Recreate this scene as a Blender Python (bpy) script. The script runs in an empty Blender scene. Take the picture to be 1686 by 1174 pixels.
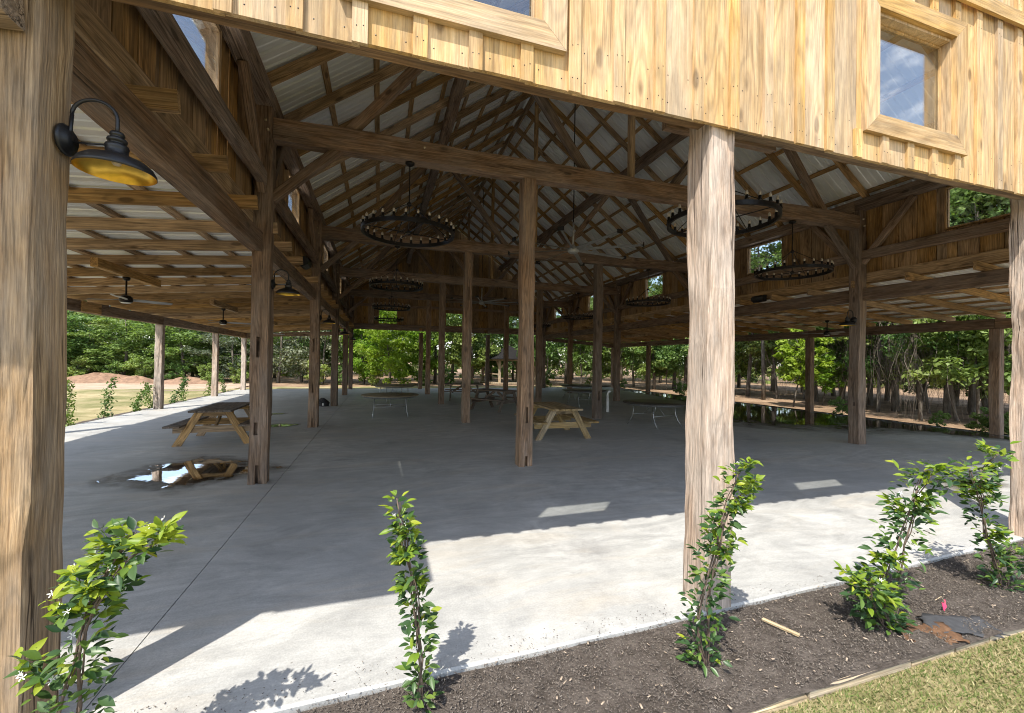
import bpy, bmesh, math, random
import numpy as np
from mathutils import Vector, Matrix, Euler

random.seed(7)
RNG = np.random.default_rng(7)
scene = bpy.context.scene
COL = scene.collection
S = 1.18                       # layout units -> metres
R = math.radians

# ------------------------------------------------------------------ camera
def make_camera():
    cd = bpy.data.cameras.new('camera'); cam = bpy.data.objects.new('camera', cd); COL.objects.link(cam)
    yaw, pitch, roll = R(17.5387), R(0.63057), R(0.83432)
    fw = Vector((math.sin(yaw)*math.cos(pitch), math.cos(yaw)*math.cos(pitch), math.sin(pitch)))
    r0 = Vector((math.cos(yaw), -math.sin(yaw), 0)); u0 = r0.cross(fw)
    r = r0*math.cos(roll) + u0*math.sin(roll); u = u0*math.cos(roll) - r0*math.sin(roll)
    m = Matrix((r, u, -fw)).transposed().to_4x4()
    cam.matrix_world = Matrix.Translation((0, 0, 1.6*S)) @ m
    cd.sensor_fit = 'HORIZONTAL'; cd.sensor_width = 36.0; cd.lens = 687.69/1686*36
    cd.clip_start = 0.05; cd.clip_end = 2000
    scene.camera = cam
make_camera()

# ------------------------------------------------------------------ sky, sun, exposure
SUN_DIR = Vector((0.434, 0.495, -1.0)).normalized()
SUN_EL = math.asin(-SUN_DIR.z); SUN_AZ = math.atan2(-SUN_DIR.x, -SUN_DIR.y)
world = bpy.data.worlds.new('World'); scene.world = world; world.use_nodes = True
nt = world.node_tree; nt.nodes.clear()
o = nt.nodes.new('ShaderNodeOutputWorld'); bg = nt.nodes.new('ShaderNodeBackground')
sky = nt.nodes.new('ShaderNodeTexSky'); sky.sky_type = 'NISHITA'; sky.sun_disc = False
sky.sun_elevation = SUN_EL; sky.sun_rotation = SUN_AZ; sky.altitude = 50; sky.air_density = 1.0; sky.dust_density = 0.8; sky.ozone_density = 1.5
tc = nt.nodes.new('ShaderNodeTexCoord'); mp = nt.nodes.new('ShaderNodeMapping'); mp.inputs['Scale'].default_value = (1.0, 1.0, 2.2)
mp.inputs['Location'].default_value = (2.35, 0.8, 0.6)
cn = nt.nodes.new('ShaderNodeTexNoise'); cn.inputs['Scale'].default_value = 2.6; cn.inputs['Detail'].default_value = 9; cn.inputs['Roughness'].default_value = 0.58
cr = nt.nodes.new('ShaderNodeValToRGB'); cr.color_ramp.elements[0].position = 0.53; cr.color_ramp.elements[1].position = 0.68
mx = nt.nodes.new('ShaderNodeMix'); mx.data_type = 'RGBA'; mx.inputs[7].default_value = (9.4, 9.3, 9.2, 1)
nt.links.new(tc.outputs['Generated'], mp.inputs['Vector']); nt.links.new(mp.outputs[0], cn.inputs['Vector'])
nt.links.new(cn.outputs['Fac'], cr.inputs['Fac']); nt.links.new(cr.outputs['Color'], mx.inputs[0])
hs = nt.nodes.new('ShaderNodeHueSaturation'); hs.inputs['Saturation'].default_value = 0.82; nt.links.new(sky.outputs[0], hs.inputs['Color']); nt.links.new(hs.outputs[0], mx.inputs[6]); nt.links.new(mx.outputs[2], bg.inputs['Color'])
bg.inputs['Strength'].default_value = 0.15
nt.links.new(bg.outputs[0], o.inputs['Surface'])

sd = bpy.data.lights.new('sun', 'SUN'); sun = bpy.data.objects.new('sun', sd); COL.objects.link(sun)
sd.energy = 3.15; sd.angle = R(0.53); sd.color = (1.0, 0.94, 0.84)
sun.rotation_euler = SUN_DIR.to_track_quat('-Z', 'Y').to_euler(); sun.location = (-10, -10, 30)

scene.view_settings.view_transform = 'Standard'; scene.view_settings.look = 'None'
scene.view_settings.gamma = 1.0; scene.view_settings.use_curve_mapping = False
scene.view_settings.exposure = 1.15
scene.render.engine = 'CYCLES'
scene.cycles.max_bounces = 8; scene.cycles.diffuse_bounces = 5; scene.cycles.glossy_bounces = 4
scene.cycles.transmission_bounces = 6; scene.cycles.transparent_max_bounces = 12
scene.cycles.use_denoising = True; scene.cycles.filter_width = 1.05
scene.cycles.sample_clamp_indirect = 6.0

# ------------------------------------------------------------------ node helpers
class NB:
    def __init__(s, name):
        s.m = bpy.data.materials.new(name); s.m.use_nodes = True; s.t = s.m.node_tree; s.t.nodes.clear()
        s.out = s.n('ShaderNodeOutputMaterial')
    def n(s, t, **k):
        nd = s.t.nodes.new(t)
        for a, v in k.items(): setattr(nd, a, v)
        return nd
    def l(s, a, b): s.t.links.new(a, b)
    def coord(s, kind='Object', scale=(1, 1, 1), rnd=0.0):
        tc = s.n('ShaderNodeTexCoord'); v = tc.outputs[kind]
        if rnd:
            oi = s.n('ShaderNodeObjectInfo'); mu = s.n('ShaderNodeVectorMath', operation='SCALE'); cb = s.n('ShaderNodeCombineXYZ')
            for i in range(3): s.l(oi.outputs['Random'], cb.inputs[i])
            mu.inputs['Scale'].default_value = rnd; s.l(cb.outputs[0], mu.inputs[0])
            ad = s.n('ShaderNodeVectorMath', operation='ADD'); s.l(v, ad.inputs[0]); s.l(mu.outputs[0], ad.inputs[1]); v = ad.outputs[0]
        mp = s.n('ShaderNodeMapping'); mp.inputs['Scale'].default_value = scale; s.l(v, mp.inputs['Vector'])
        return mp.outputs[0]
    def noise(s, vec, scale=5, detail=5, rough=0.55, dist=0.0):
        nd = s.n('ShaderNodeTexNoise'); nd.inputs['Scale'].default_value = scale; nd.inputs['Detail'].default_value = detail
        nd.inputs['Roughness'].default_value = rough; nd.inputs['Distortion'].default_value = dist
        s.l(vec, nd.inputs['Vector']); return nd.outputs['Fac']
    def ramp(s, fac, stops):
        nd = s.n('ShaderNodeValToRGB'); cr = nd.color_ramp
        while len(cr.elements) < len(stops): cr.elements.new(0.5)
        for e, (p, c) in zip(cr.elements, stops):
            e.position = p; e.color = (c[0], c[1], c[2], 1) if not isinstance(c, (int, float)) else (c, c, c, 1)
        s.l(fac, nd.inputs['Fac']); return nd.outputs['Color']
    def mix(s, fac, a, b, mode='MIX'):
        nd = s.n('ShaderNodeMix', data_type='RGBA', blend_type=mode)
        for idx, v in ((0, fac), (6, a), (7, b)):
            if isinstance(v, (int, float)): nd.inputs[idx].default_value = v if idx == 0 else (v, v, v, 1)
            elif isinstance(v, tuple): nd.inputs[idx].default_value = (v[0], v[1], v[2], 1)
            else: s.l(v, nd.inputs[idx])
        return nd.outputs[2]
    def math(s, op, a, b=0.0):
        nd = s.n('ShaderNodeMath', operation=op)
        for i, v in enumerate((a, b)):
            if isinstance(v, (int, float)): nd.inputs[i].default_value = v
            else: s.l(v, nd.inputs[i])
        return nd.outputs[0]
    def bump(s, h, strength=0.3, dist=0.01):
        nd = s.n('ShaderNodeBump'); nd.inputs['Strength'].default_value = strength; nd.inputs['Distance'].default_value = dist
        s.l(h, nd.inputs['Height']); return nd.outputs[0]
    def bsdf(s, color, rough=0.6, metal=0.0, normal=None, spec=None):
        nd = s.n('ShaderNodeBsdfPrincipled')
        for nm, v in (('Base Color', color), ('Roughness', rough), ('Metallic', metal)):
            if isinstance(v, (int, float)): nd.inputs[nm].default_value = v
            elif isinstance(v, tuple): nd.inputs[nm].default_value = (v[0], v[1], v[2], 1)
            else: s.l(v, nd.inputs[nm])
        if spec is not None: nd.inputs['Specular IOR Level'].default_value = spec
        if normal is not None: s.l(normal, nd.inputs['Normal'])
        return nd
    def done(s, shader):
        s.l(shader.outputs[0] if hasattr(shader, 'outputs') else shader, s.out.inputs['Surface']); return s.m

def wood(name, dark, mid, light, grey=None, grey_amt=0.0, var=0.25, rough=0.75, bump=0.35, knots=0.8, fine=1.0, grain=0.3, crack=0.6, fibre=1.0, zs=0.95):
    """sawn timber; the grain runs along each piece's own Z"""
    b = NB(name)
    n1 = b.noise(b.coord('Object', (13*fine, 13*fine, zs), 37.0), 1.0, 9, 0.66, 0.35)
    fl = b.noise(b.coord('Object', (58*fine, 58*fine, 1.2), 37.0), 1.0, 5, 0.62, 0.0)
    col = b.ramp(b.mix(0.62, n1, fl), [(0.37, dark), (0.5, mid), (0.63, light)])
    # growth rings: contour lines of a slow field stretched along the piece
    kv = b.n('ShaderNodeTexVoronoi'); b.l(b.coord('Object', (4.0, 4.0, 1.55), 21.0), kv.inputs['Vector']); kv.inputs['Scale'].default_value = 1.0
    slow = b.noise(b.coord('Object', (4.2*fine, 4.2*fine, 0.36), 37.0), 1.0, 2, 0.45, 0.2)
    fld = b.math('ADD', b.math('MULTIPLY', slow, 95.0), b.math('MULTIPLY', b.ramp(kv.outputs['Distance'], [(0.0, 1.0), (0.38, 0.0)]), 7.0 if knots else 0.0))
    gr = b.math('MULTIPLY_ADD', b.math('SINE', fld), 0.5); b.t.nodes[-1].inputs[2].default_value = 0.5
    col = b.mix(1.0, col, b.ramp(gr, [(0.0, 1-grain), (0.45, 1.0), (1.0, 1+grain*0.35)]), 'MULTIPLY')
    fib = b.noise(b.coord('Object', (150, 150, 5.0), 37.0), 1.0, 3, 0.6)
    col = b.mix(1.0, col, b.ramp(fib, [(0.36, 1-0.26*fibre), (0.64, 1+0.16*fibre)]), 'MULTIPLY')
    if knots:
        halo = b.ramp(kv.outputs['Distance'], [(0.13, 1.0), (0.34, 0.0)]); kf = b.ramp(kv.outputs['Distance'], [(0.095, 1.0), (0.15, 0.0)])
        col = b.mix(b.math('MULTIPLY', halo, 0.45*knots), col, dark)
        col = b.mix(b.math('MULTIPLY', kf, knots), col, tuple(c*0.35 for c in dark))
    if grey is not None:
        gn = b.noise(b.coord('Object', (2.6, 2.6, 0.7), 53.0), 1.5, 7, 0.7)
        gm = b.mix(1.0, grey, b.ramp(fib, [(0.36, 0.7), (0.64, 1.15)]), 'MULTIPLY')
        col = b.mix(b.math('MULTIPLY', b.ramp(gn, [(0.42, 0.0), (0.60, 1.0)]), grey_amt), col, gm)
    st = b.noise(b.coord('Object', (1.7, 1.7, 0.6), 11.0), 2.0, 7, 0.68)
    col = b.mix(1.0, col, b.ramp(st, [(0.34, 0.74), (0.62, 1.10)]), 'MULTIPLY')
    oi = b.n('ShaderNodeObjectInfo')
    hv = b.n('ShaderNodeHueSaturation'); b.l(col, hv.inputs['Color'])
    mr = b.n('ShaderNodeMapRange'); b.l(oi.outputs['Random'], mr.inputs['Value']); mr.inputs['To Min'].default_value = 1-var; mr.inputs['To Max'].default_value = 1+var*0.6
    b.l(mr.outputs[0], hv.inputs['Value'])
    wr = b.n('ShaderNodeTexWhiteNoise', noise_dimensions='1D'); b.l(oi.outputs['Random'], wr.inputs['W'])
    ms = b.n('ShaderNodeMapRange'); b.l(wr.outputs['Value'], ms.inputs['Value']); ms.inputs['To Min'].default_value = 0.8; ms.inputs['To Max'].default_value = 1.12
    b.l(ms.outputs[0], hv.inputs['Saturation'])
    # drying checks: thin contour lines, present only in places
    cn_ = b.noise(b.coord('Object', (8.5, 8.5, 0.22), 29.0), 1.0, 4, 0.55)
    line = b.ramp(b.math('ABSOLUTE', b.math('SUBTRACT', cn_, 0.5)), [(0.004, 1.0), (0.013, 0.0)])
    msk = b.ramp(b.noise(b.coord('Object', (3, 3, 0.8), 71.0), 1.0, 3, 0.5), [(0.46, 0.0), (0.54, 1.0)])
    chk = b.math('MULTIPLY', line, msk)
    col2 = b.mix(b.math('MULTIPLY', chk, crack), hv.outputs[0], tuple(c*0.22 for c in dark))
    hh = b.math('SUBTRACT', b.math('ADD', b.math('MULTIPLY', fl, 0.6), b.math('MULTIPLY', fib, 0.4)), b.math('MULTIPLY', chk, 0.8*crack))
    return b.done(b.bsdf(col2, rough, 0, b.bump(hh, bump, 0.014), 0.3))

M = {}
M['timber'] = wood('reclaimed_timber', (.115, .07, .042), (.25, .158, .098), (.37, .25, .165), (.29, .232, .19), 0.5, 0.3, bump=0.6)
M['timber_front'] = wood('brown_header_timber', (.11, .062, .03), (.22, .13, .065), (.32, .20, .105), (.24, .18, .13), 0.4, 0.1, bump=0.5)
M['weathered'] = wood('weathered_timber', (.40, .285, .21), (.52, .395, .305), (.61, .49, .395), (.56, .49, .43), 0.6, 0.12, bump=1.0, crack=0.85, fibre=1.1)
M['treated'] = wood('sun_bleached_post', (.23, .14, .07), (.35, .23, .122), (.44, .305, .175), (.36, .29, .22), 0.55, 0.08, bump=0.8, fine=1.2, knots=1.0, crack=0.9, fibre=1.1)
M['rafter'] = wood('rough_pine_framing', (.27, .15, .058), (.48, .29, .125), (.61, .40, .19), (.30, .22, .14), 0.3, 0.3)
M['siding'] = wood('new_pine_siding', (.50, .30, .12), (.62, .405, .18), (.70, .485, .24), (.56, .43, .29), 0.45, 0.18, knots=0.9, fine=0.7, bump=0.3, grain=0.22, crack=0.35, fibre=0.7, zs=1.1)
M['wallboard'] = wood('shaded_pine_boards', (.22, .115, .04), (.40, .225, .085), (.55, .33, .14), (.34, .24, .14), 0.4, 0.3, knots=0.9, fine=0.8, crack=0.3)  # same pine as the siding, interior dimness put into a darker colour
M['picnic'] = wood('pressure_treated_pine', (.24, .15, .065), (.40, .28, .13), (.50, .37, .19), (.36, .29, .20), 0.3, 0.15)
M['picnic_old'] = wood('greyed_table_boards', (.10, .066, .042), (.18, .125, .085), (.25, .185, .135), (.2, .18, .16), 0.5, 0.15)
M['edging'] = wood('pale_edging', (.42, .31, .18), (.58, .45, .28), (.68, .55, .37), (.5, .44, .34), 0.4, 0.2)

def simple(name, color, rough=0.5, metal=0.0, spec=None, nscale=0, namt=0.15, bump=0.0):
    b = NB(name)
    col = color; nrm = None
    if nscale:
        n = b.noise(b.coord('Object', (1, 1, 1), 9.0), nscale, 5, 0.6)
        col = b.mix(1.0, color, b.ramp(n, [(0.3, 1-namt), (0.7, 1+namt*0.6)]), 'MULTIPLY')
        if bump: nrm = b.bump(n, bump, 0.01)
    return b.done(b.bsdf(col, rough, metal, nrm, spec))

M['black'] = simple('black_powder_coat', (.012, .012, .013), 0.42, 0.0, 0.5, 30, 0.3)
M['bronze'] = simple('dark_bronze_metal', (.022, .019, .017), 0.4, 0.6, None, 20, 0.3)
M['gold'] = simple('brushed_gold_lining', (.72, .46, .07), 0.3, 0.85, None, 14, 0.2)
M['white_metal'] = simple('off_white_metal', (.42, .42, .41), 0.4, 0.2, None, 12, 0.15)
M['blade'] = simple('silver_grey_blade', (.27, .268, .26), 0.45, 0.15, None, 9, 0.25)
M['lens'] = simple('frosted_lens', (.75, .74, .70), 0.4)
M['bulb'] = simple('pale_candle_sleeve', (.42, .36, .28), 0.35)
M['steel'] = simple('galvanised_leg', (.35, .36, .36), 0.35, 0.8, None, 20, 0.2)
M['tabletop'] = simple('worn_plywood_top', (.24, .19, .12), 0.6, 0, None, 4, 0.35)
M['tabledark'] = simple('dark_laminate_top', (.055, .05, .042), 0.35, 0, None, 5, 0.3)
M['pvc'] = simple('white_pvc', (.62, .62, .60), 0.4, 0, None, 6, 0.1)
M['bagcloth'] = simple('black_nylon', (.012, .012, .014), 0.6, 0, None, 25, 0.4, 0.4)
M['fabric'] = simple('weed_barrier_fabric', (.055, .056, .06), 0.75, 0, None, 18, 0.35, 0.4)
M['pink'] = simple('pink_flagging', (.75, .06, .16), 0.6)
M['stone'] = simple('pale_chip', (.45, .36, .27), 0.8, 0, None, 8, 0.3)
M['rubber'] = simple('black_plastic_edging', (.010, .010, .010), 0.5, 0, None, 10, 0.3)
M['shingle'] = simple('dark_shingle', (.022, .021, .021), 0.95, 0, 0.1, 7, 0.4, 0.5)
M['brick'] = simple('clay_dirt', (.27, .165, .105), 0.95, 0, None, 4, 0.35, 0.6)
M['pipe'] = simple('bark_brown', (.14, .10, .075), 0.9, 0, None, 9, 0.5, 0.6)

def metal_sheet():
    b = NB('galvanised_roof_sheet')
    n2 = b.noise(b.coord('Object', (1, 1, 1), 5.0), 1.5, 3, 0.5)
    col = b.ramp(n2, [(0.3, (.74, .745, .73)), (0.7, (.83, .835, .82))])
    return b.done(b.bsdf(col, 0.34, 0.2))
M['roof'] = metal_sheet()

def concrete():
    b = NB('trowelled_concrete'); v = b.coord('Object')
    big = b.noise(v, 0.30, 6, 0.62, 0.6); med = b.noise(v, 1.5, 8, 0.7, 0.9)
    sw = b.noise(b.coord('Object', (0.5, 1.5, 1)), 1.2, 9, 0.66, 3.4)
    f = b.mix(0.55, med, sw)
    col = b.ramp(f, [(0.37, (.335, .335, .325)), (0.5, (.45, .448, .43)), (0.63, (.57, .565, .54))])
    col = b.mix(b.ramp(big, [(0.44, 0.0), (0.60, 0.6)]), col, (.345, .345, .335))
    st = b.noise(v, 0.8, 8, 0.72, 0.3)
    col = b.mix(b.ramp(st, [(0.56, 0.0), (0.68, 0.55)]), col, (.225, .22, .21))
    warm = b.noise(b.coord('Object', (0.35, 1.5, 1)), 1.3, 6, 0.62, 1.0)
    col = b.mix(b.ramp(warm, [(0.52, 0.0), (0.66, 0.32)]), col, (.53, .46, .36))
    tr = b.noise(b.coord('Object', (2.5, 9, 1)), 1.6, 5, 0.6, 4.0)     # trowel arcs
    col = b.mix(1.0, col, b.ramp(tr, [(0.40, 0.95), (0.58, 1.03)]), 'MULTIPLY')
    fine = b.noise(v, 70, 4, 0.65)
    col = b.mix(1.0, col, b.ramp(fine, [(0.36, 0.88), (0.64, 1.07)]), 'MULTIPLY')
    sp = b.n('ShaderNodeTexVoronoi'); b.l(v, sp.inputs['Vector']); sp.inputs['Scale'].default_value = 3.2; sp.inputs['Randomness'].default_value = 1
    col = b.mix(b.math('MULTIPLY', b.ramp(sp.outputs['Distance'], [(0.012, 1.0), (0.035, 0.0)]), 0.6), col, (.12, .105, .09))
    h = b.mix(0.5, f, fine)
    return b.done(b.bsdf(col, b.math('ADD', b.math('MULTIPLY', med, 0.4), 0.36), 0, b.bump(h, 0.2, 0.02), 0.45))
M['concrete'] = concrete()

def ground_mat(name, stops, scale, warp=0.6, bump=0.5, stops2=None, scale2=0.15, fine=25):
    b = NB(name); v = b.coord('Object')
    n = b.noise(v, scale, 8, 0.68, warp); nf = b.noise(v, fine, 4, 0.7)
    col = b.ramp(b.mix(0.35, n, nf), stops)
    if stops2:
        n2 = b.noise(v, scale2, 5, 0.6, 0.5)
        col = b.mix(b.ramp(n2, [(0.42, 0.0), (0.6, 1.0)]), col, b.ramp(b.mix(0.4, n, nf), stops2))
    return b.done(b.bsdf(col, 0.95, 0, b.bump(b.mix(0.5, n, nf), bump, 0.05), 0.15))
M['straw_ground'] = ground_mat('pine_straw_soil', [(0.34, (.10, .066, .043)), (0.5, (.27, .18, .115)), (0.64, (.46, .33, .22))], 0.55, 0.8, 0.7)
M['lawn'] = ground_mat('patchy_lawn', [(0.36, (.11, .13, .045)), (0.5, (.225, .21, .09)), (0.64, (.35, .30, .165))], 1.4, 0.5, 0.8, [(0.36, (.26, .21, .11)), (0.5, (.41, .335, .185)), (0.64, (.52, .44, .27))], 0.32, 55)
M['mulch'] = ground_mat('dark_mulch', [(0.34, (.05, .042, .035)), (0.5, (.125, .105, .09)), (0.66, (.21, .18, .157))], 9, 0.4, 1.0, None, 0.2, 70)
M['soil'] = simple('red_soil', (.15, .085, .05), 0.95, 0, 0.1, 22, 0.5, 1.0)
M['clay'] = ground_mat('bare_clay', [(0.3, (.30, .215, .145)), (0.5, (.43, .325, .235)), (0.7, (.54, .43, .33))], 1.2, 0.4, 0.7)

def island(name, cols, rough=0.8, spec=0.2):
    b = NB(name); g = b.n('ShaderNodeNewGeometry')
    st = [(i/(len(cols)-1)*0.96+0.02, c) for i, c in enumerate(cols)]
    return b.done(b.bsdf(b.ramp(g.outputs['Random Per Island'], st), rough, 0, None, spec))
M['chips'] = island('mulch_chip', [(.07, .059, .05), (.13, .112, .096), (.20, .174, .15), (.15, .123, .10), (.28, .245, .21)])
M['blades'] = island('grass_blade', [(.085, .13, .03), (.14, .18, .05), (.27, .24, .11), (.40, .33, .19), (.17, .19, .06), (.12, .16, .045)], 0.7)
M['strands'] = island('dry_vine', [(.07, .055, .042), (.13, .105, .08), (.22, .185, .15), (.10, .085, .065)], 0.9)

def foliage(name, cols, trans=0.35, rough=0.5, hue_var=0.05, val_var=0.3):
    b = NB(name); g = b.n('ShaderNodeNewGeometry'); oi = b.n('ShaderNodeObjectInfo')
    st = [(i/(len(cols)-1)*0.96+0.02, c) for i, c in enumerate(cols)]
    col = b.ramp(g.outputs['Random Per Island'], st)
    hv = b.n('ShaderNodeHueSaturation'); b.l(col, hv.inputs['Color'])
    m1 = b.n('ShaderNodeMapRange'); b.l(oi.outputs['Random'], m1.inputs['Value']); m1.inputs['To Min'].default_value = 0.5-hue_var; m1.inputs['To Max'].default_value = 0.5+hue_var*0.4
    m2 = b.n('ShaderNodeMapRange'); b.l(oi.outputs['Random'], m2.inputs['Value']); m2.inputs['To Min'].default_value = 1+val_var; m2.inputs['To Max'].default_value = 1-val_var
    b.l(m1.outputs[0], hv.inputs['Hue']); b.l(m2.outputs[0], hv.inputs['Value'])
    p = b.bsdf(hv.outputs[0], rough, 0, None, 0.35)
    t = b.n('ShaderNodeBsdfTranslucent'); b.l(b.mix(1.0, hv.outputs[0], (1.25, 1.35, 0.6), 'MULTIPLY'), t.inputs['Color'])
    ms = b.n('ShaderNodeMixShader'); ms.inputs[0].default_value = trans
    b.l(p.outputs[0], ms.inputs[1]); b.l(t.outputs[0], ms.inputs[2])
    return b.done(ms)
M['leaf_dark'] = foliage('woodland_leaves', [(.06, .125, .034), (.105, .19, .05), (.15, .245, .075), (.085, .155, .05)])
M['leaf_mid'] = foliage('broadleaf_leaves', [(.095, .175, .042), (.155, .26, .06), (.21, .325, .095), (.12, .21, .055)])
M['leaf_bright'] = foliage('sunny_maple_leaves', [(.12, .22, .02), (.20, .33, .03), (.27, .40, .06), (.15, .25, .03)], 0.45, 0.5, 0.02, 0.1)
M['leaf_grey'] = foliage('grey_green_leaves', [(.10, .13, .075), (.16, .19, .12), (.22, .25, .165), (.12, .15, .09)], 0.3)
M['vine_old'] = foliage('glossy_vine_leaf', [(.02, .058, .02), (.04, .09, .03), (.03, .07, .022)], 0.12, 0.36, 0.03, 0.45)
M['vine_mid'] = foliage('young_vine_leaf', [(.07, .15, .03), (.11, .20, .04)], 0.25, 0.4, 0.04, 0.35)
M['vine_new'] = foliage('new_vine_leaf', [(.20, .31, .025), (.29, .385, .045)], 0.4, 0.42, 0.04, 0.25)
M['petal'] = simple('white_petal', (.75, .74, .66), 0.6)

def glass():
    b = NB('window_glass'); f = b.n('ShaderNodeLayerWeight'); f.inputs['Blend'].default_value = 0.5
    fac = b.math('ADD', b.math('MULTIPLY', b.math('POWER', f.outputs['Facing'], 2.5), 0.8), 0.09)
    t = b.n('ShaderNodeBsdfTransparent'); t.inputs['Color'].default_value = (.95, .97, .97, 1)
    g = b.n('ShaderNodeBsdfGlossy'); g.inputs['Roughness'].default_value = 0.0; g.inputs['Color'].default_value = (1, 1, 1, 1)
    ms = b.n('ShaderNodeMixShader'); b.l(fac, ms.inputs[0]); b.l(t.outputs[0], ms.inputs[1]); b.l(g.outputs[0], ms.inputs[2])
    return b.done(ms)
M['glass'] = glass()
def puddle_mats():
    def edge(b, lo, hi, amt):
        tc = b.n('ShaderNodeTexCoord'); at_ = b.n('ShaderNodeAttribute', attribute_name='rim')
        n = b.noise(tc.outputs['Object'], 2.6, 7, 0.65, 0.6)
        return b.ramp(b.math('SUBTRACT', at_.outputs['Fac'], b.math('MULTIPLY', b.math('SUBTRACT', n, 0.5), amt)), [(lo, 1.0), (hi, 0.0)])
    b = NB('standing_water'); f = b.n('ShaderNodeFresnel'); f.inputs['IOR'].default_value = 1.33
    n = b.noise(b.coord('Object'), 2.2, 4, 0.5); nb = b.bump(n, 0.05, 0.03); b.l(nb, f.inputs['Normal'])
    clear = b.n('ShaderNodeBsdfTransparent')
    g = b.n('ShaderNodeBsdfGlossy'); g.inputs['Roughness'].default_value = 0.02; b.l(nb, g.inputs['Normal'])
    ms = b.n('ShaderNodeMixShader'); b.l(b.math('MULTIPLY', b.math('ADD', b.math('MULTIPLY', f.outputs[0], 1.35), 0.015), edge(b, 0.62, 0.70, 1.5)), ms.inputs[0]); b.l(clear.outputs[0], ms.inputs[1]); b.l(g.outputs[0], ms.inputs[2])
    M['water'] = b.done(ms)
    b = NB('damp_concrete'); t = b.n('ShaderNodeBsdfTransparent')
    b.l(b.mix(edge(b, 0.55, 1.0, 1.0), (1, 1, 1), (.56, .54, .51)), t.inputs['Color']); M['damp'] = b.done(t)
puddle_mats()

# ------------------------------------------------------------------ mesh helpers (layout units in, metres out)
def mesh(name, verts, faces, mat, smooth=False):
    me = bpy.data.meshes.new(name)
    me.from_pydata([(v[0]*S, v[1]*S, v[2]*S) for v in verts], [], faces)
    me.materials.append(M[mat] if isinstance(mat, str) else mat)
    if smooth: me.polygons.foreach_set('use_smooth', [True]*len(me.polygons))
    me.update(); return me
def mesh_np(name, verts, quads, mat):
    me = bpy.data.meshes.new(name); nv = len(verts); nf = len(quads); k = quads.shape[1]
    me.vertices.add(nv); me.vertices.foreach_set('co', (verts*S).astype(np.float32).ravel())
    me.loops.add(nf*k); me.loops.foreach_set('vertex_index', quads.astype(np.int32).ravel())
    me.polygons.add(nf); me.polygons.foreach_set('loop_start', np.arange(0, nf*k, k, dtype=np.int32))
    me.materials.append(M[mat]); me.update(calc_edges=True); me.validate(); return me
def T(x, y, z): return Matrix.Translation((x*S, y*S, z*S))
def link(name, me, parent=None, mtx=None):
    ob = bpy.data.objects.new(name, me); COL.objects.link(ob)
    if parent is not None: ob.parent = parent
    if mtx is not None: ob.matrix_basis = mtx
    return ob
def tag(ob, label=None, cat=None, group=None, kind=None):
    if label: ob['label'] = label
    if cat: ob['category'] = cat
    if group: ob['group'] = group
    if kind: ob['kind'] = kind
    return ob
def thing(name, label, cat, loc=(0, 0, 0), rz=0.0, group=None):
    e = link(name, None, None, T(*loc) @ Matrix.Rotation(rz, 4, 'Z')); e.empty_display_size = 0.1
    return tag(e, label, cat, group)
def copy_tree(ob, parent=None):
    c = ob.copy(); COL.objects.link(c); c.parent = parent
    if parent is not None: c.matrix_parent_inverse = ob.matrix_parent_inverse.copy()
    for ch in list(ob.children): copy_tree(ch, c)
    return c
def boxv(x0, x1, y0, y1, z0, z1):
    v = [(x0, y0, z0), (x1, y0, z0), (x1, y1, z0), (x0, y1, z0), (x0, y0, z1), (x1, y0, z1), (x1, y1, z1), (x0, y1, z1)]
    f = [(0, 3, 2, 1), (4, 5, 6, 7), (0, 1, 5, 4), (1, 2, 6, 5), (2, 3, 7, 6), (3, 0, 4, 7)]
    return v, f
def box(name, b, mat, parent=None, mtx=None):
    v, f = boxv(*b); return link(name, mesh(name, v, f, mat), parent, mtx)
def join(*parts):
    V, F = [], []
    for v, f in parts:
        k = len(V); V += list(v); F += [tuple(i+k for i in q) for q in f]
    return V, F
def frame_of(p0, p1, up=(0, 0, 1)):
    p0 = Vector(p0); p1 = Vector(p1); z = (p1-p0).normalized(); u = Vector(up)
    if abs(z.dot(u)) > 0.98: u = Vector((0, 1, 0))
    x = u.cross(z).normalized(); y = z.cross(x)
    return Matrix((x, y, z)).transposed().to_4x4(), (p1-p0).length
STK = {}
def stick_mesh(L, w, d, mat, rough=0.0, seed=0, ch=0.0, seg=1):
    key = (round(L, 3), round(w, 3), round(d, 3), mat, rough, seed if rough else 0)
    if key in STK: return STK[key]
    if not rough:
        v, f = boxv(-w/2, w/2, -d/2, d/2, 0, L)
    else:
        rn = random.Random(seed); a, b = w/2, d/2; c = ch
        sec = [(-a+c, -b), (a-c, -b), (a, -b+c), (a, b-c), (a-c, b), (-a+c, b), (-a, b-c), (-a, -b+c)]
        v, f = [], []; ph = [rn.uniform(0, 6.28) for _ in range(24)]
        for i in range(seg+1):
            t = i/seg; z = L*t
            for j, (x, y) in enumerate(sec):
                k = rough*(0.7*math.sin(z*2.1+ph[j])+0.5*math.sin(z*4.7+ph[j+8])+rn.uniform(-.45, .45))
                sway = rough*0.5*math.sin(z*0.8+ph[16])
                v.append((x*(1+k/max(a, b))+sway, y*(1+k/max(a, b))+sway*0.6, z))
        n = 8
        for i in range(seg):
            for j in range(n):
                j2 = (j+1) % n; f.append((i*n+j, i*n+j2, (i+1)*n+j2, (i+1)*n+j))
        f.append(tuple(reversed(range(n)))); f.append(tuple(seg*n+j for j in range(n)))
    me = mesh('stick', v, f, mat); STK[key] = me; return me
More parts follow.
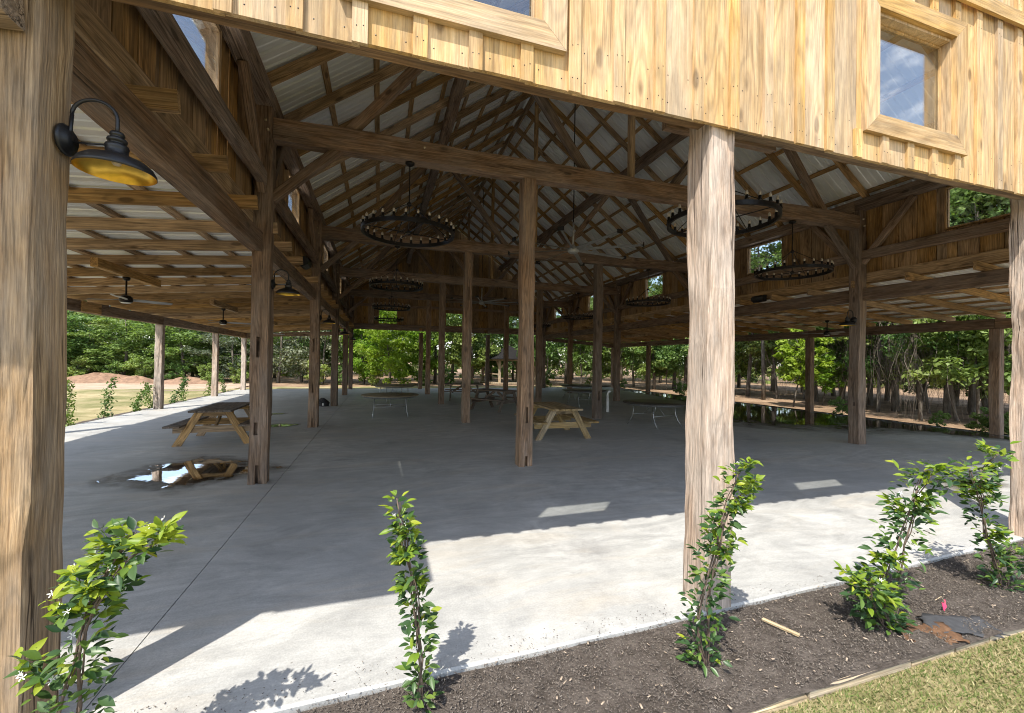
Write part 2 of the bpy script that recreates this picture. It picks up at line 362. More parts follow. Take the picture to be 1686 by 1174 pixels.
def stick(name, p0, p1, w, d, mat, parent=None, up=(0, 0, 1), rough=0.0, seed=None, ch=0.012, seg=8):
    m, L = frame_of(p0, p1, up)
    me = stick_mesh(L, w, d, mat, rough, (seed if seed is not None else random.randrange(9999)), ch, seg)
    return link(name, me, parent, T(*p0) @ m)
def lathe(profile, n=24, mat='black', name='lathe', close=False):
    v, f = [], []
    for r, z in profile:
        for j in range(n):
            a = 2*math.pi*j/n; v.append((r*math.cos(a), r*math.sin(a), z))
    for i in range(len(profile)-1):
        for j in range(n):
            j2 = (j+1) % n; f.append((i*n+j, i*n+j2, (i+1)*n+j2, (i+1)*n+j))
    if close:
        f.append(tuple(reversed(range(n)))); f.append(tuple((len(profile)-1)*n+j for j in range(n)))
    return mesh(name, v, f, mat, True)
def tubev(pts, r, n=8, r1=None):
    pts = [Vector(p) for p in pts]; v, f = [], []
    ref = Vector((0.31, 0.52, 0.79))
    for i, p in enumerate(pts):
        d = (pts[min(i+1, len(pts)-1)]-pts[max(i-1, 0)]).normalized()
        x = d.cross(ref).normalized(); y = d.cross(x)
        rr = r if r1 is None else r+(r1-r)*i/(len(pts)-1)
        for j in range(n):
            a = 2*math.pi*j/n; q = p+(x*math.cos(a)+y*math.sin(a))*rr; v.append(tuple(q))
    for i in range(len(pts)-1):
        for j in range(n):
            j2 = (j+1) % n; f.append((i*n+j, i*n+j2, (i+1)*n+j2, (i+1)*n+j))
    f.append(tuple(reversed(range(n)))); f.append(tuple((len(pts)-1)*n+j for j in range(n)))
    return v, f
def tube(name, pts, r, mat, parent=None, n=8, mtx=None, r1=None):
    v, f = tubev(pts, r, n, r1); return link(name, mesh(name, v, f, mat, True), parent, mtx)

YAW = R(17.5387); FPX = 687.69
def at(px, dep):
    """ground point seen at photo column px, dep layout units in front of the camera"""
    u = (px-843)/FPX
    return (dep*(math.sin(YAW)+math.cos(YAW)*u), dep*(math.cos(YAW)-math.sin(YAW)*u))

XS = [-1.456, 2.144, 5.836, 9.428]; YS = [2.309, 6.096, 10.689, 15.300, 19.813, 23.515]; HW = 0.104
XO = (-6.37, 14.2); RIDGE = 3.986; ZE = 5.05; MS = 0.74

# ------------------------------------------------------------------ ground
def grid_sheet(name, x0, x1, y0, y1, z, nx, ny, mat, amp=0.0, f=0.6, seed=1, edge=None):
    rn = np.random.default_rng(seed); ph = rn.uniform(0, 6.28, (6, 3)); fr = rn.uniform(0.6, 1.6, (6, 2))*f
    V, F = [], []
    for j in range(ny+1):
        for i in range(nx+1):
            x = x0+(x1-x0)*i/nx; y = y0+(y1-y0)*j/ny; h = 0
            if amp:
                for k in range(6): h += math.sin(x*fr[k, 0]+ph[k, 0])*math.sin(y*fr[k, 1]+ph[k, 1])/6
            xx, yy = (edge(x, y, i/nx, j/ny) if edge else (x, y))
            V.append((xx, yy, z+h*amp))
    for j in range(ny):
        for i in range(nx):
            a = j*(nx+1)+i; F.append((a, a+1, a+nx+2, a+nx+1))
    ob = link(name, mesh(name, V, F, mat, True)); ob['kind'] = 'structure'; return ob
v, f = boxv(-400, 400, -400, 400, -0.6, -0.16); g = link('ground', mesh('ground', v, f, 'straw_ground')); g['kind'] = 'structure'
def wob(a, s): return 0.10*math.sin(a*2.3+s)+0.06*math.sin(a*5.1+s*2)
grid_sheet('lawn', -9, 60, -30, 1.585, -0.075, 60, 30, 'lawn', 0.02, 0.8, 3)
grid_sheet('side_lawn', -30, -7.02, 1.6, 26.0, -0.10, 24, 30, 'lawn', 0.06, 0.4, 4, lambda x, y, a, b: (x+(wob(y, 1) if a > 0.99 else 0), y))
grid_sheet('far_lawn', -7.02, 13.0, 24.6, 27.6, -0.11, 24, 6, 'lawn', 0.05, 0.6, 5, lambda x, y, a, b: (x, y+(wob(x, 2)*2 if b > 0.99 else 0)))
grid_sheet('clay_yard', -60, -7.5, 24.5, 33, -0.096, 40, 10, 'clay', 0.10, 0.35, 6, lambda x, y, a, b: (x, y+(wob(x, 5)*3 if b < 0.01 else 0)))

# concrete floor: two pours with an open joint between them
def front_edge(x): return 2.155+0.0285*x
def slab():
    root = link('concrete_floor', mesh('concrete_floor', *boxv(-6.55, 14.30, 2.6, 23.8, -0.16, -0.03), 'concrete')); root['kind'] = 'structure'
    def pour(x0, x1):
        n = 24; V, F = [], []
        for i in range(n+1):
            x = x0+(x1-x0)*i/n; y = front_edge(x)+0.006*math.sin(x*9)
            V += [(x, y, -0.15), (x, y-0.0, -0.012), (x, y+0.012, 0), (x, 23.9, 0), (x, 23.9, -0.15)]
        for i in range(n):
            for k in range(4): a = i*5+k; F.append((a, a+5, a+6, a+1))
        F.append((0, 1, 2, 3, 4)); b = n*5; F.append((b+4, b+3, b+2, b+1, b))
        o = link('slab_pour', mesh('slab_pour', V, F, 'concrete'), root)
    pour(-6.62, -1.246); pour(-1.239, 14.34)
slab()
grid_sheet('mulch_bed', -9, 30, 1.55, 2.40, -0.03, 200, 10, 'mulch', 0.022, 9.0, 8, lambda x, y, a, b: (x, (1.548+(front_edge(x)+0.012*math.sin(x*7)+0.008*math.sin(x*17)-1.548)*b)))
grid_sheet('side_bed', -7.05, -6.60, 2.2, 24.2, -0.06, 4, 90, 'mulch', 0.03, 8.0, 9)
grid_sheet('side_bed', 14.36, 14.8, 2.2, 24.2, -0.06, 4, 90, 'mulch', 0.03, 8.0, 10)

def puddle(name, pts, z=0.004, label=None, seed=0, rk=1.0):
    rn = random.Random(seed); P = []; n = len(pts)
    for i in range(n):                      # Catmull-Rom outline
        p0, p1, p2, p3 = [Vector(pts[(i+k-1) % n]+(0,)) for k in range(4)]
        for t in np.linspace(0, 1, 8, endpoint=False):
            q = 0.5*((2*p1)+(-p0+p2)*t+(2*p0-5*p1+4*p2-p3)*t*t+(-p0+3*p1-3*p2+p3)*t**3)
            P.append((q.x+rn.uniform(-.012, .012), q.y+rn.uniform(-.02, .02)))
    c = (sum(p[0] for p in P)/len(P), sum(p[1] for p in P)/len(P)); m = len(P)
    def sheet(zz, mat, grow, nm):           # rings from the middle out; 'rim' runs 0..1
        V, F, rim = [(c[0], c[1], zz)], [], [0.0]
        for k in range(1, 6):
            u = k/5
            for p in P: V.append((min(c[0]+(p[0]-c[0])*u*grow, 14.335), c[1]+(p[1]-c[1])*u*grow, zz)); rim.append(u*rk)
        for i in range(m): F.append((0, 1+i, 1+(i+1) % m))
        for k in range(4):
            for i in range(m): a_ = 1+k*m; F.append((a_+i, a_+m+i, a_+m+(i+1) % m, a_+(i+1) % m))
        me = mesh(nm, V, F, mat); at_ = me.attributes.new('rim', 'FLOAT', 'POINT'); at_.data.foreach_set('value', rim); return me
    ob = link(name, sheet(z+.003, 'water', 1.18, name)); ob['kind'] = 'structure'
    link('damp_margin', sheet(z-.001, 'damp', 1.32, 'damp_margin'), ob); return ob
puddle('puddle', [(-3.22, 6.62), (-3.2, 7.0), (-2.95, 7.5), (-2.5, 7.72), (-2.0, 7.45), (-1.65, 7.05), (-1.28, 6.86), (-1.5, 6.62), (-1.95, 6.30), (-2.3, 6.0), (-2.6, 6.2), (-2.9, 6.35)], 0.0045, seed=1)
puddle('puddle', [(-2.5, 10.9), (-2.35, 11.35), (-1.95, 11.3), (-1.85, 11.05), (-2.1, 10.8)], 0.0045, seed=2)
puddle('puddle', [(14.3, 4.3), (14.3, 8.0), (14.3, 13.0), (14.3, 19.5), (13.4, 19.8), (12.9, 17), (12.3, 14.5), (11.0, 12.2), (9.75, 10.6), (9.55, 9.35), (10.2, 8.4), (11.4, 7.75), (12.6, 7.3), (13.4, 5.6), (13.8, 4.6)], 0.0045, seed=3, rk=0.86)
puddle('puddle', [(-3.1, 13.2), (-2.9, 13.5), (-2.55, 13.45), (-2.6, 13.2)], 0.0045, seed=4)
puddle('puddle', [(7.2, 3.45), (7.5, 3.8), (8.2, 3.75), (8.1, 3.4)], 0.0045, seed=5)

# ------------------------------------------------------------------ the pavilion
PAV = thing('timber_pavilion', 'large open timber pavilion with board and batten gable and metal roof', 'pavilion')
seedc = [100]
def beam(name, p0, p1, w, d, mat='timber', rough=0.006, seg=10, up=(0, 0, 1), ch=0.012):
    seedc[0] += 1
    return stick(name, p0, p1, w, d, mat, PAV, up, rough, seedc[0], ch, seg)
def cut(ob, boxes):
    """saw real pockets (old mortises) into a post"""
    bm = bmesh.new()
    for b in boxes:
        v, f = boxv(*b); vs = [bm.verts.new((p[0]*S, p[1]*S, p[2]*S)) for p in v]
        for q in f: bm.faces.new([vs[i] for i in q])
    cm = bpy.data.meshes.new('cut'); bm.to_mesh(cm); bm.free()
    co = bpy.data.objects.new('cut', cm); COL.objects.link(co); co.matrix_basis = ob.matrix_basis.copy()
    md = ob.modifiers.new('cut', 'BOOLEAN'); md.operation = 'DIFFERENCE'; md.object = co; md.solver = 'EXACT'
    dg = bpy.context.evaluated_depsgraph_get(); dg.update()
    nm = bpy.data.meshes.new_from_object(ob.evaluated_get(dg)); ob.modifiers.clear()
    ob.data = nm; nm.name = 'post'
    bpy.data.objects.remove(co); bpy.data.meshes.remove(cm)
POST = {}
for c, x in enumerate(XS):
    for r, y in enumerate(YS):
        top = 4.80 if c in (0, 3) else (4.40 if 0 < r < 5 else 3.09)
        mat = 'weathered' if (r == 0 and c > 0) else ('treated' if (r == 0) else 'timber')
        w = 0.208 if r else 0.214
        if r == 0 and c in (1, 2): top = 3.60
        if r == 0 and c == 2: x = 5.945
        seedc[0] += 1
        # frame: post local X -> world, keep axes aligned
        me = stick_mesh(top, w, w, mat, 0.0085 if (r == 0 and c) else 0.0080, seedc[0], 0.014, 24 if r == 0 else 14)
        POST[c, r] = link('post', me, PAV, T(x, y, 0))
for x in XO:
    for r, y in enumerate(YS):
        seedc[0] += 1
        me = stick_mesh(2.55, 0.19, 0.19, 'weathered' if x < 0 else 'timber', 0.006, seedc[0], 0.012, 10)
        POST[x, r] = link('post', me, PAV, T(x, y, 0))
h = 0.104
cut(POST[1, 1], [(-0.02, 0.022, -h-.06, -h+.07, 0.66, 0.90), (-.02, .02, -h-.06, -h+.06, -.02, .16)])
cut(POST[0, 1], [(-0.035, 0.005, -h-.06, -h+.07, 1.60, 1.86), (-.045, .0, -h-.06, -h+.07, .62, .78), (-.02, .02, -h-.06, -h+.06, -.02, .24)])
cut(POST[0, 2], [(-0.03, 0.01, -h-.06, -h+.07, 1.75, 2.05), (-.03, .0, -h-.06, -h+.07, .80, 1.0), (-.03, .01, -h-.06, -h+.05, -.02, .22)])
cut(POST[1, 2], [(-0.01, 0.03, -h-.06, -h+.07, 3.15, 3.5), (-.01, .02, -h-.06, -h+.05, -.02, .2)])
cut(POST[2, 2], [(-0.01, 0.03, -h-.06, -h+.07, 0.5, 0.78)])
cut(POST[3, 1], [(-h-.06, -h+.05, -.03, .01, 0.78, .86)])

# tie beams, king posts and struts
for r in range(1, 5):
    y = YS[r]
    beam('tie_beam', (XS[0]+HW, y, 4.545), (5.30, y, 4.555), 0.20, 0.29, rough=0.010, seg=16)
    beam('tie_beam', (5.305, y, 4.555), (XS[3]-HW, y, 4.56), 0.20, 0.27, rough=0.010, seg=12)
    beam('king_post', (RIDGE, y, 4.70), (RIDGE, y, ZE+MS*5.34-0.30), 0.10, 0.10, 'rafter', 0.003)
    for xm, xa, xb in ((1.38, -0.45, 3.15), (6.592, 4.83, 8.42)):
        zb = ZE+MS*(min(xm, 2*RIDGE-xm)+1.352)-0.26
        beam('strut', (xa, y, 4.69), (xm-0.10, y, zb), 0.12, 0.13, 'timber', 0.005)
        beam('strut', (xb, y, 4.69), (xm+0.10, y, zb), 0.12, 0.13, 'timber', 0.005)
for xm in (1.38, 6.592):        # mid-slope beams along the nave
    zt = ZE+MS*(min(xm, 2*RIDGE-xm)+1.352)-0.12
    for a, b in zip([2.42]+YS[1:5], YS[1:5]+[23.4]):
        beam('purlin_beam', (xm, a+0.003, zt-0.0), (xm, b-0.003, zt), 0.20, 0.22, 'timber', 0.008, 10)
# knee braces
for r in range(1, 5):
    y = YS[r]
    for x, s in ((XS[0], 1), (XS[3], -1)):
        beam('knee_brace', (x+s*(HW-.02), y, 3.66), (x+s*0.90, y, 4.45), 0.10, 0.12, 'timber', 0.004)
    for x in (XS[1], XS[2]):
        pass
for x, s in ((XS[0], 1), (XS[3], -1)):
    for r in range(6):
        y = YS[r]
        for d in (-1, 1):
            if (r == 0 and d < 0) or (r == 5 and d > 0): continue
            beam('knee_brace', (x-s*0.01, y+d*(HW-.02), 3.72), (x-s*0.01, y+d*0.95, 4.80), 0.09, 0.12, 'timber', 0.004)
# headers, plates, rails on both long sides of the nave
for x, s in ((XS[0], 1), (XS[3], -1)):
    xb = x-s*0.065
    for a, b in zip(YS[:-1], YS[1:]):
        beam('side_header', (xb, a+(HW if a == YS[0] else 0.003), 3.07), (xb, b-0.003, 3.07), 0.155, 0.245, 'timber', 0.006, 12)
        beam('top_plate', (x, a+0.003, 4.915), (x, b-0.003, 4.915), 0.20, 0.22, 'timber', 0.006, 12)
        beam('wall_rail', (x+s*0.0, a+HW, 3.875), (x+s*0.0, b-HW, 3.875), 0.10, 0.19, 'timber', 0.005, 8)
        stick('ledger_board', (x-s*0.118, a+0.002, 3.43), (x-s*0.118, b-0.002, 3.43), 0.035, 0.19, 'rafter', PAV)
for x in XO:
    for a, b in zip([1.38]+YS[1:5], YS[1:5]+[24.2]):
        beam('eave_beam', (x, a+0.003, 2.675), (x, b-0.003, 2.675), 0.16, 0.245, 'timber', 0.005, 10)
# front and back headers between posts
for y in (YS[0], YS[5]):
    for a, b in zip(XS[:-1], XS[1:]):
        beam('gable_header', (a+HW+.002, y-0.037*(1 if y < 3 else -1), 3.30), (b-HW-.002, y-0.037*(1 if y < 3 else -1), 3.30), 0.12, 0.22, 'timber_front' if y < 3 else 'timber', 0.003, 12)
    if y < 3:
        beam('aisle_tie', (-6.5, 2.135, 2.595), (-1.395, 2.135, 3.015), 0.11, 0.24, 'treated', 0.004); beam('aisle_tie', (9.37, 2.135, 3.015), (14.3, 2.135, 2.60), 0.11, 0.24, 'timber', 0.004)
    else:
        for a, b, za, zb in ((XO[0]+.1, XS[0]-HW, 2.68, 2.95), (XS[3]+HW, XO[1]-.1, 2.95, 2.68)):
            beam('aisle_tie', (a, y, za), (b, y, zb), 0.12, 0.20, 'timber', 0.004)
for z in (3.42, 4.50):
    beam('wall_rail', (XS[0]+.12, YS[5]-0.0, z), (XS[3]-.12, YS[5]-0.0, z), 0.08, 0.14, 'timber', 0.004)
for r in range(1, 5):
    for a, b in ((XO[0]+.1, XS[0]-HW), (XS[3]+HW, XO[1]-.1)):
        pass

# ---- roofs: rafters, purlins, ribbed sheets
def roof_slope(xe, ze, xr, zr, y0, y1, ry0, rsp, wr, dr, pur_x, over, xs=None, wpur=0.085):
    """rafter underside runs from eave (xe,ze) to ridge (xr,zr); ribs run up the slope"""
    e = Vector((xe, 0, ze)); t = Vector((xr, 0, zr)); d = (t-e).normalized(); n = Vector((-d.z, 0, d.x))
    if n.z < 0: n = -n
    k = 0; y = ry0
    e2 = e-d*over
    while y < y1-0.15:
        jy = 0
        p0 = e2+n*(dr/2); p1 = t+n*(dr/2)
        stick('rafter', (p0.x, y+jy, p0.z), (p1.x, y+jy, p1.z), wr, dr, 'rafter', PAV, up=tuple(n)); y += rsp
    for x in pur_x:
        s = (x-xe)/d.x; p = e+d*s+n*(dr+0.0195)
        ys = [y0+0.03, y0+(y1-y0)*0.34, y0+(y1-y0)*0.67, y1-0.03]
        for a, b in zip(ys[:-1], ys[1:]):
            stick('purlin', (p.x, a+0.002, p.z), (p.x, b-0.002, p.z), wpur, 0.038, 'rafter', PAV, up=tuple(n))
    off = dr+0.041; L = (t-e2).length if xs is None else abs((xs-e2.x)/d.x); step = 0.2425
    prof = []
    for i in range(4):
        b = i*step
        prof += [(b, 0), (b+.085, 0), (b+.10, .008), (b+.115, 0), (b+.195, 0), (b+.206, .030), (b+.2315, .030)]
    prof.append((4*step, 0))
    V = []; F = []
    for s in (0, L+0.02):
        for (a, hh) in prof: V.append((s, a, hh))
    m = len(prof)
    for i in range(m-1): F.append((i, i+1, m+i+1, m+i))
    me = mesh('roof_sheet', V, F, 'roof')
    base = e2+n*off
    rot = Matrix((d, Vector((0, 1, 0)), d.cross(Vector((0, 1, 0))))).transposed().to_4x4()
    if (rot @ Vector((0, 0, 1))).z < 0:      # keep ribs on the outside
        rot = Matrix((d, Vector((0, -1, 0)), d.cross(Vector((0, -1, 0))))).transposed().to_4x4()
        y = y0+0.97
        while y < y1+0.97: link('roof_sheet', me, PAV, T(base.x, min(y, y1+0.05), base.z) @ rot); y += 0.97
    else:
        y = y0
        while y < y1: link('roof_sheet', me, PAV, T(base.x, y, base.z) @ rot); y += 0.97
nave_p = [-1.37, -0.71, -0.03, 0.60, 1.24, 1.87, 2.49, 3.12, 3.74]
roof_slope(-1.352, ZE, RIDGE, ZE+MS*(RIDGE+1.352), 1.80, 24.2, 2.10, 0.96, 0.042, 0.145, nave_p, 0.45)
roof_slope(2*RIDGE+1.352, ZE, RIDGE, ZE+MS*(RIDGE+1.352), 1.80, 24.2, 2.10, 0.96, 0.042, 0.145, [2*RIDGE-x for x in nave_p], 0.35)
ais = [0.25+0.635*i for i in range(8)]
ZA, MA = 3.205, 0.082
roof_slope(XO[0], ZA-MA*(XS[0]-XO[0]), XS[0]+0.16, ZA+MA*.16, 1.36, 24.3, 1.43, 0.935, 0.042, 0.14, [XS[0]-a for a in ais], 0.35, XS[0]-0.148)
roof_slope(XO[1], ZA-MA*(XO[1]-XS[3]), XS[3]-0.16, ZA+MA*.16, 1.36, 24.3, 1.43, 0.935, 0.042, 0.14, [XS[3]+a for a in ais], 0.35, XS[3]+0.148)
for xw, xe_, s_ in ((XS[0]-.148, XS[0]+.36, 1), (XS[3]+.148, XS[3]-.36, -1)):     # aisle roof lapping past the corner in front of the gable
    zz = ZA+0.14+0.041+0.004; z1 = zz+MA*.5
    V_ = [(xw, 1.36, zz), (xe_, 1.36, z1), (xe_, 2.135, z1), (xw, 2.135, zz)]
    link('roof_flashing', mesh('roof_flashing', V_+[(p[0], p[1], p[2]+.006) for p in V_], [(0, 3, 2, 1), (4, 5, 6, 7), (0, 1, 5, 4), (1, 2, 6, 5), (2, 3, 7, 6), (3, 0, 4, 7)], 'roof'), PAV)
    for yy in (1.385, 1.75, 2.11): stick('lookout', (xw-s_*.4, yy, ZA+.07), (xe_-s_*.01, yy, ZA+.10), .042, .13, 'rafter', PAV)
zr = ZE+MS*(RIDGE+1.352)
stick('ridge_board', (RIDGE, 1.85, zr+.02), (RIDGE, 24.15, zr+.02), 0.045, 0.22, 'rafter', PAV)
zc = zr+0.145*1.244+0.09
v = [(RIDGE-.28, 1.75, zc-.28*MS), (RIDGE, 1.75, zc), (RIDGE+.28, 1.75, zc-.28*MS), (RIDGE-.28, 24.25, zc-.28*MS), (RIDGE, 24.25, zc), (RIDGE+.28, 24.25, zc-.28*MS)]
link('ridge_cap', mesh('ridge_cap', v, [(0, 1, 4, 3), (1, 2, 5, 4)], 'roof'), PAV)

# ---- board walls
PITCH = 0.2875
def wall(axis, fix, out, a0, a1, z0, top, wins, mat, start, bat=True, th=0.026, bmat=None, gapset=(), gap=0.004):
    """vertical boards; axis 0 = wall along X at y=fix, axis 1 = along Y at x=fix; out = outward sign"""
    def place(name, a, b, zb, zt0, zt1, t0, t1, m, grow=0):
        if b-a < 0.006 or min(zt0, zt1)-zb < 0.01: return
        L = min(zt0, zt1)-zb; mid = (a+b)/2; w = (b-a)/2
        V = [(-w, t0, 0), (w, t0, 0), (w, t1, 0), (-w, t1, 0), (-w, t0, zt0-zb), (w, t0, zt1-zb), (w, t1, zt1-zb), (-w, t1, zt0-zb)]
        _, F = boxv(0, 1, 0, 1, 0, 1)
        me = mesh(name, V, F, m)
        if axis == 0: mt = T(mid, fix, zb)
        else: mt = T(fix, mid, zb) @ Matrix.Rotation(math.pi/2, 4, 'Z')
        link(name, me, PAV, mt)
    # local thickness axis: axis0 -> +y ; axis1 (rot 90) local y -> -x
    sg = out if axis == 0 else -out
    k = 0; a = start
    while a > a0: a -= PITCH
    while a < a1:
        lo, hi = max(a, a0), min(a+PITCH-gap, a1)
        if (k in gapset): hi -= 0.006
        segs = [(lo, hi, None)]
        for (w0, w1, wz0, wz1) in wins:
            ns = []
            for (p, q, w) in segs:
                if q <= w0 or p >= w1 or w: ns.append((p, q, w)); continue
                if p < w0: ns.append((p, w0, None))
                ns.append((max(p, w0), min(q, w1), (wz0, wz1)))
                if q > w1: ns.append((w1, q, None))
            segs = ns
        jz = random.uniform(-.008, .008)
        for (p, q, w) in segs:
            if q <= p: continue
            if w is None: place('siding_board', p, q, z0+jz, top(p), top(q), 0, sg*th, mat)
            else:
                place('siding_board', p, q, z0+jz, w[0], w[0], 0, sg*th, mat)
                place('siding_board', p, q, w[1], top(p), top(q), 0, sg*th, mat)
        if bat and k not in gapset and (k-1) not in gapset:
            c = a-0.002; p, q = c-.036, c+.036
            if p > a0 and q < a1:
                hit = [w for w in wins if p < w[1]+.155 and q > w[0]-.155]
                if hit:
                    w = hit[0]; place('batten', p, q, z0-.012, w[2]-.135, w[2]-.135, sg*(th+.001), sg*(th+.022), bmat or mat)
                    place('batten', p, q, w[3]+.135, top(p), top(q), sg*(th+.001), sg*(th+.022), bmat or mat)
                else: place('batten', p, q, z0-.012, top(p), top(q), sg*(th+.001), sg*(th+.022), bmat or mat)
        k += 1; a += PITCH
nave_top = lambda x: ZE+MS*(min(x, 2*RIDGE-x)+1.352)+0.16
WX = [0.375, 3.975, 7.6]
fw_w = [(c-0.455, c+0.455, 3.48, 4.29) for c in WX]
wall(0, YS[0]-HW-0.010, -1, -1.60, 9.57, 3.15, nave_top, fw_w, 'siding', 0.169-PITCH*6)
bw_w = [(c-0.50, c+0.50, 3.50, 4.28) for c in (0.38, 3.975, 7.6)]
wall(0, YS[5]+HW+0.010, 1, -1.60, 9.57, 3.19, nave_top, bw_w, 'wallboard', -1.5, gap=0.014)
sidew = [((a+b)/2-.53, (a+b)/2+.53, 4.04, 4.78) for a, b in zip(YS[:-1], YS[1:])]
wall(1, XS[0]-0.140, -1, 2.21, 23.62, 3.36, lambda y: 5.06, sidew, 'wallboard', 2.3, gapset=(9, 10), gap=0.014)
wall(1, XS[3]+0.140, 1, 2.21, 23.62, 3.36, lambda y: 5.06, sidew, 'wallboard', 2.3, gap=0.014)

def nail_heads():
    rn = random.Random(3); V, F = [], []
    def disc(x, y, z, r_=.0042):
        k0 = len(V); V.append((x, y-.0012, z))
        for j in range(6): a_ = j*math.pi/3; V.append((x+r_*math.cos(a_), y, z+r_*math.sin(a_)))
        for j in range(6): F.append((k0, k0+1+(j+1) % 6, k0+1+j))
    yb = YS[0]-HW-0.010-.026-.0005; yt = yb-.0222
    a_ = 0.169-PITCH*6
    while a_ < 9.5:
        for z in (3.215, 3.40, 4.46, 4.80, 5.2):
            inw = [w for w in fw_w if a_+PITCH > w[0]-.15 and a_ < w[1]+.15 and w[2]-.13 < z < w[3]+.13]
            if inw: continue
            for dx in (.075, .21): disc(a_+dx+rn.uniform(-.01, .01), yb, z+rn.uniform(-.015, .015))
            for dx in (-.018, .014): disc(a_+dx, yt, z+rn.uniform(-.012, .012)+.01, .0036)
        a_ += PITCH
    link('nail_heads', mesh('nail_heads', V, F, 'bronze'), PAV)['kind'] = 'stuff'
nail_heads()
pg = lathe([(0, 0), (.017, 0), (.016, .02), (.010, .026), (0, .027)], 10, 'edging', 'peg')
for r in range(1, 5):
    for x, zs_ in ((5.16, (4.62,)), (5.46, (4.50,)), (XS[0]+.02, (4.62, 4.5)), (XS[3]-.02, (4.62, 4.48)), (.55, (4.60,))):
        for k, z in enumerate(zs_): link('peg', pg, PAV, T(x+.03*k, YS[r]-.107, z) @ Matrix.Rotation(math.pi/2, 4, 'X'))
# ---- windows: casing lining, trim boards, pane
def window(axis, fix, out, c0, c1, z0, z1, mat, trim=True, depth=0.07, tw=0.14):
    cx = (c0+c1)/2
    base = T(cx, fix, z0) if axis == 0 else T(fix, cx, z0) @ Matrix.Rotation(math.pi/2, 4, 'Z')
    sg = out if axis == 0 else -out
    w = (c1-c0)/2; H = z1-z0; t = 0.022
    yi, yo = -sg*depth, sg*0.030
    ya, yb = min(yi, yo), max(yi, yo)
    v, f = join(boxv(-w, -w+t, ya, yb, 0, H), boxv(w-t, w, ya, yb, 0, H), boxv(-w+t+.0005, w-t-.0005, ya, yb, 0, t), boxv(-w+t+.0005, w-t-.0005, ya, yb, H-t, H))
    win = link('window', mesh('window', v, f, mat), PAV, base)
    v, f = boxv(-w+t+.001, w-t-.001, -sg*.045-.003, -sg*.045+.003, t+.001, H-t-.001); link('pane', mesh('pane', v, f, 'glass'), win)
    s2 = 0.014
    v, f = join(*[boxv(*q) for q in ((-w+t+.0012, -w+t+.016, -sg*.045-.018, -sg*.045-.004, t+.001, H-t-.001), (w-t-.016, w-t-.0012, -sg*.045-.018, -sg*.045-.004, t+.001, H-t-.001),
                (-w+t+.017, w-t-.017, -sg*.045-.018, -sg*.045-.004, t+.001, t+.016), (-w+t+.017, w-t-.017, -sg*.045-.018, -sg*.045-.004, H-t-.016, H-t-.001))])
    link('stop_bead', mesh('stop_bead', v, f, mat), win)
    if trim:
        y0, y1 = sorted((sg*0.0275, sg*0.066))
        def mitre(a, b, up):      # board from a to b with 45 degree ends, local Z along it
            pass
        o_ = tw
        quads = [([(-w, 0), (w, 0), (w+o_, -o_), (-w-o_, -o_)], 'x'), ([(w, 0.0), (w, H), (w+o_, H+o_), (w+o_, -o_)], 'z'),
                 ([(w, H), (-w, H), (-w-o_, H+o_), (w+o_, H+o_)], 'x'), ([(-w, H), (-w, 0), (-w-o_, -o_), (-w-o_, H+o_)], 'z')]
        for q, ax in quads:
            mx_ = sum(p[0] for p in q)/4; mz = sum(p[1] for p in q)/4
            q = [(p[0]-mx_*0, p[1]) for p in q]
            cxm = sum(p[0] for p in q)/4; czm = sum(p[1] for p in q)/4
            q = [((p[0]-cxm)*0.998, (p[1]-czm)*0.998) for p in q]
            if ax == 'z': V = [(p[0], y0, p[1]) for p in q]+[(p[0], y1, p[1]) for p in q]; mt = T(cxm, 0, czm)
            else:       # rotate so that local Z runs along the board
                V = [(-p[1], y0, p[0]) for p in q]+[(-p[1], y1, p[0]) for p in q]; mt = T(cxm, 0, czm) @ Matrix.Rotation(math.pi/2, 4, 'Y')
            F = [(0, 1, 2, 3), (7, 6, 5, 4)]+[(i, i+4, (i+1) % 4+4, (i+1) % 4) for i in range(4)]
            me = mesh('trim_board', V, F, mat)
            bm = bmesh.new(); bm.from_mesh(me); bmesh.ops.recalc_face_normals(bm, faces=bm.faces); bm.to_mesh(me); bm.free()
            link('trim_board', me, win, mt)
for w in fw_w: window(0, YS[0]-HW-0.010, -1, *w, 'siding')
for w in bw_w: window(0, YS[5]+HW+0.010, 1, *w, 'wallboard')
for w in sidew:
    window(1, XS[0]-0.140, -1, *w, 'rafter'); window(1, XS[3]+0.140, 1, *w, 'rafter')
# horizontal belly band on the gable, in three lengths
for a, b in ((-1.58, 1.9), (1.903, 5.4), (5.403, 9.55)):
    stick('band_board', (a, YS[0]-HW-0.079, 4.655), (b, YS[0]-HW-0.079, 4.655), 0.026, 0.115, 'siding', PAV, up=(0, 0, 1))
# blocks that carry the aisle fans, and short blocks on the eave beam
for y in (8.35, 12.7, 17.5):
    stick('fan_block', (-3.9, y-0.9, 2.925), (-3.9, y+0.9, 2.925), 0.09, 0.13, 'rafter', PAV)
    stick('fan_block', (11.8, y-0.9, 2.925), (11.8, y+0.9, 2.925), 0.09, 0.13, 'rafter', PAV)
stick('splice_block', (-6.37+.1, 11.6, 2.675), (-6.37+.1, 12.25, 2.675), 0.038, 0.235, 'rafter', PAV)

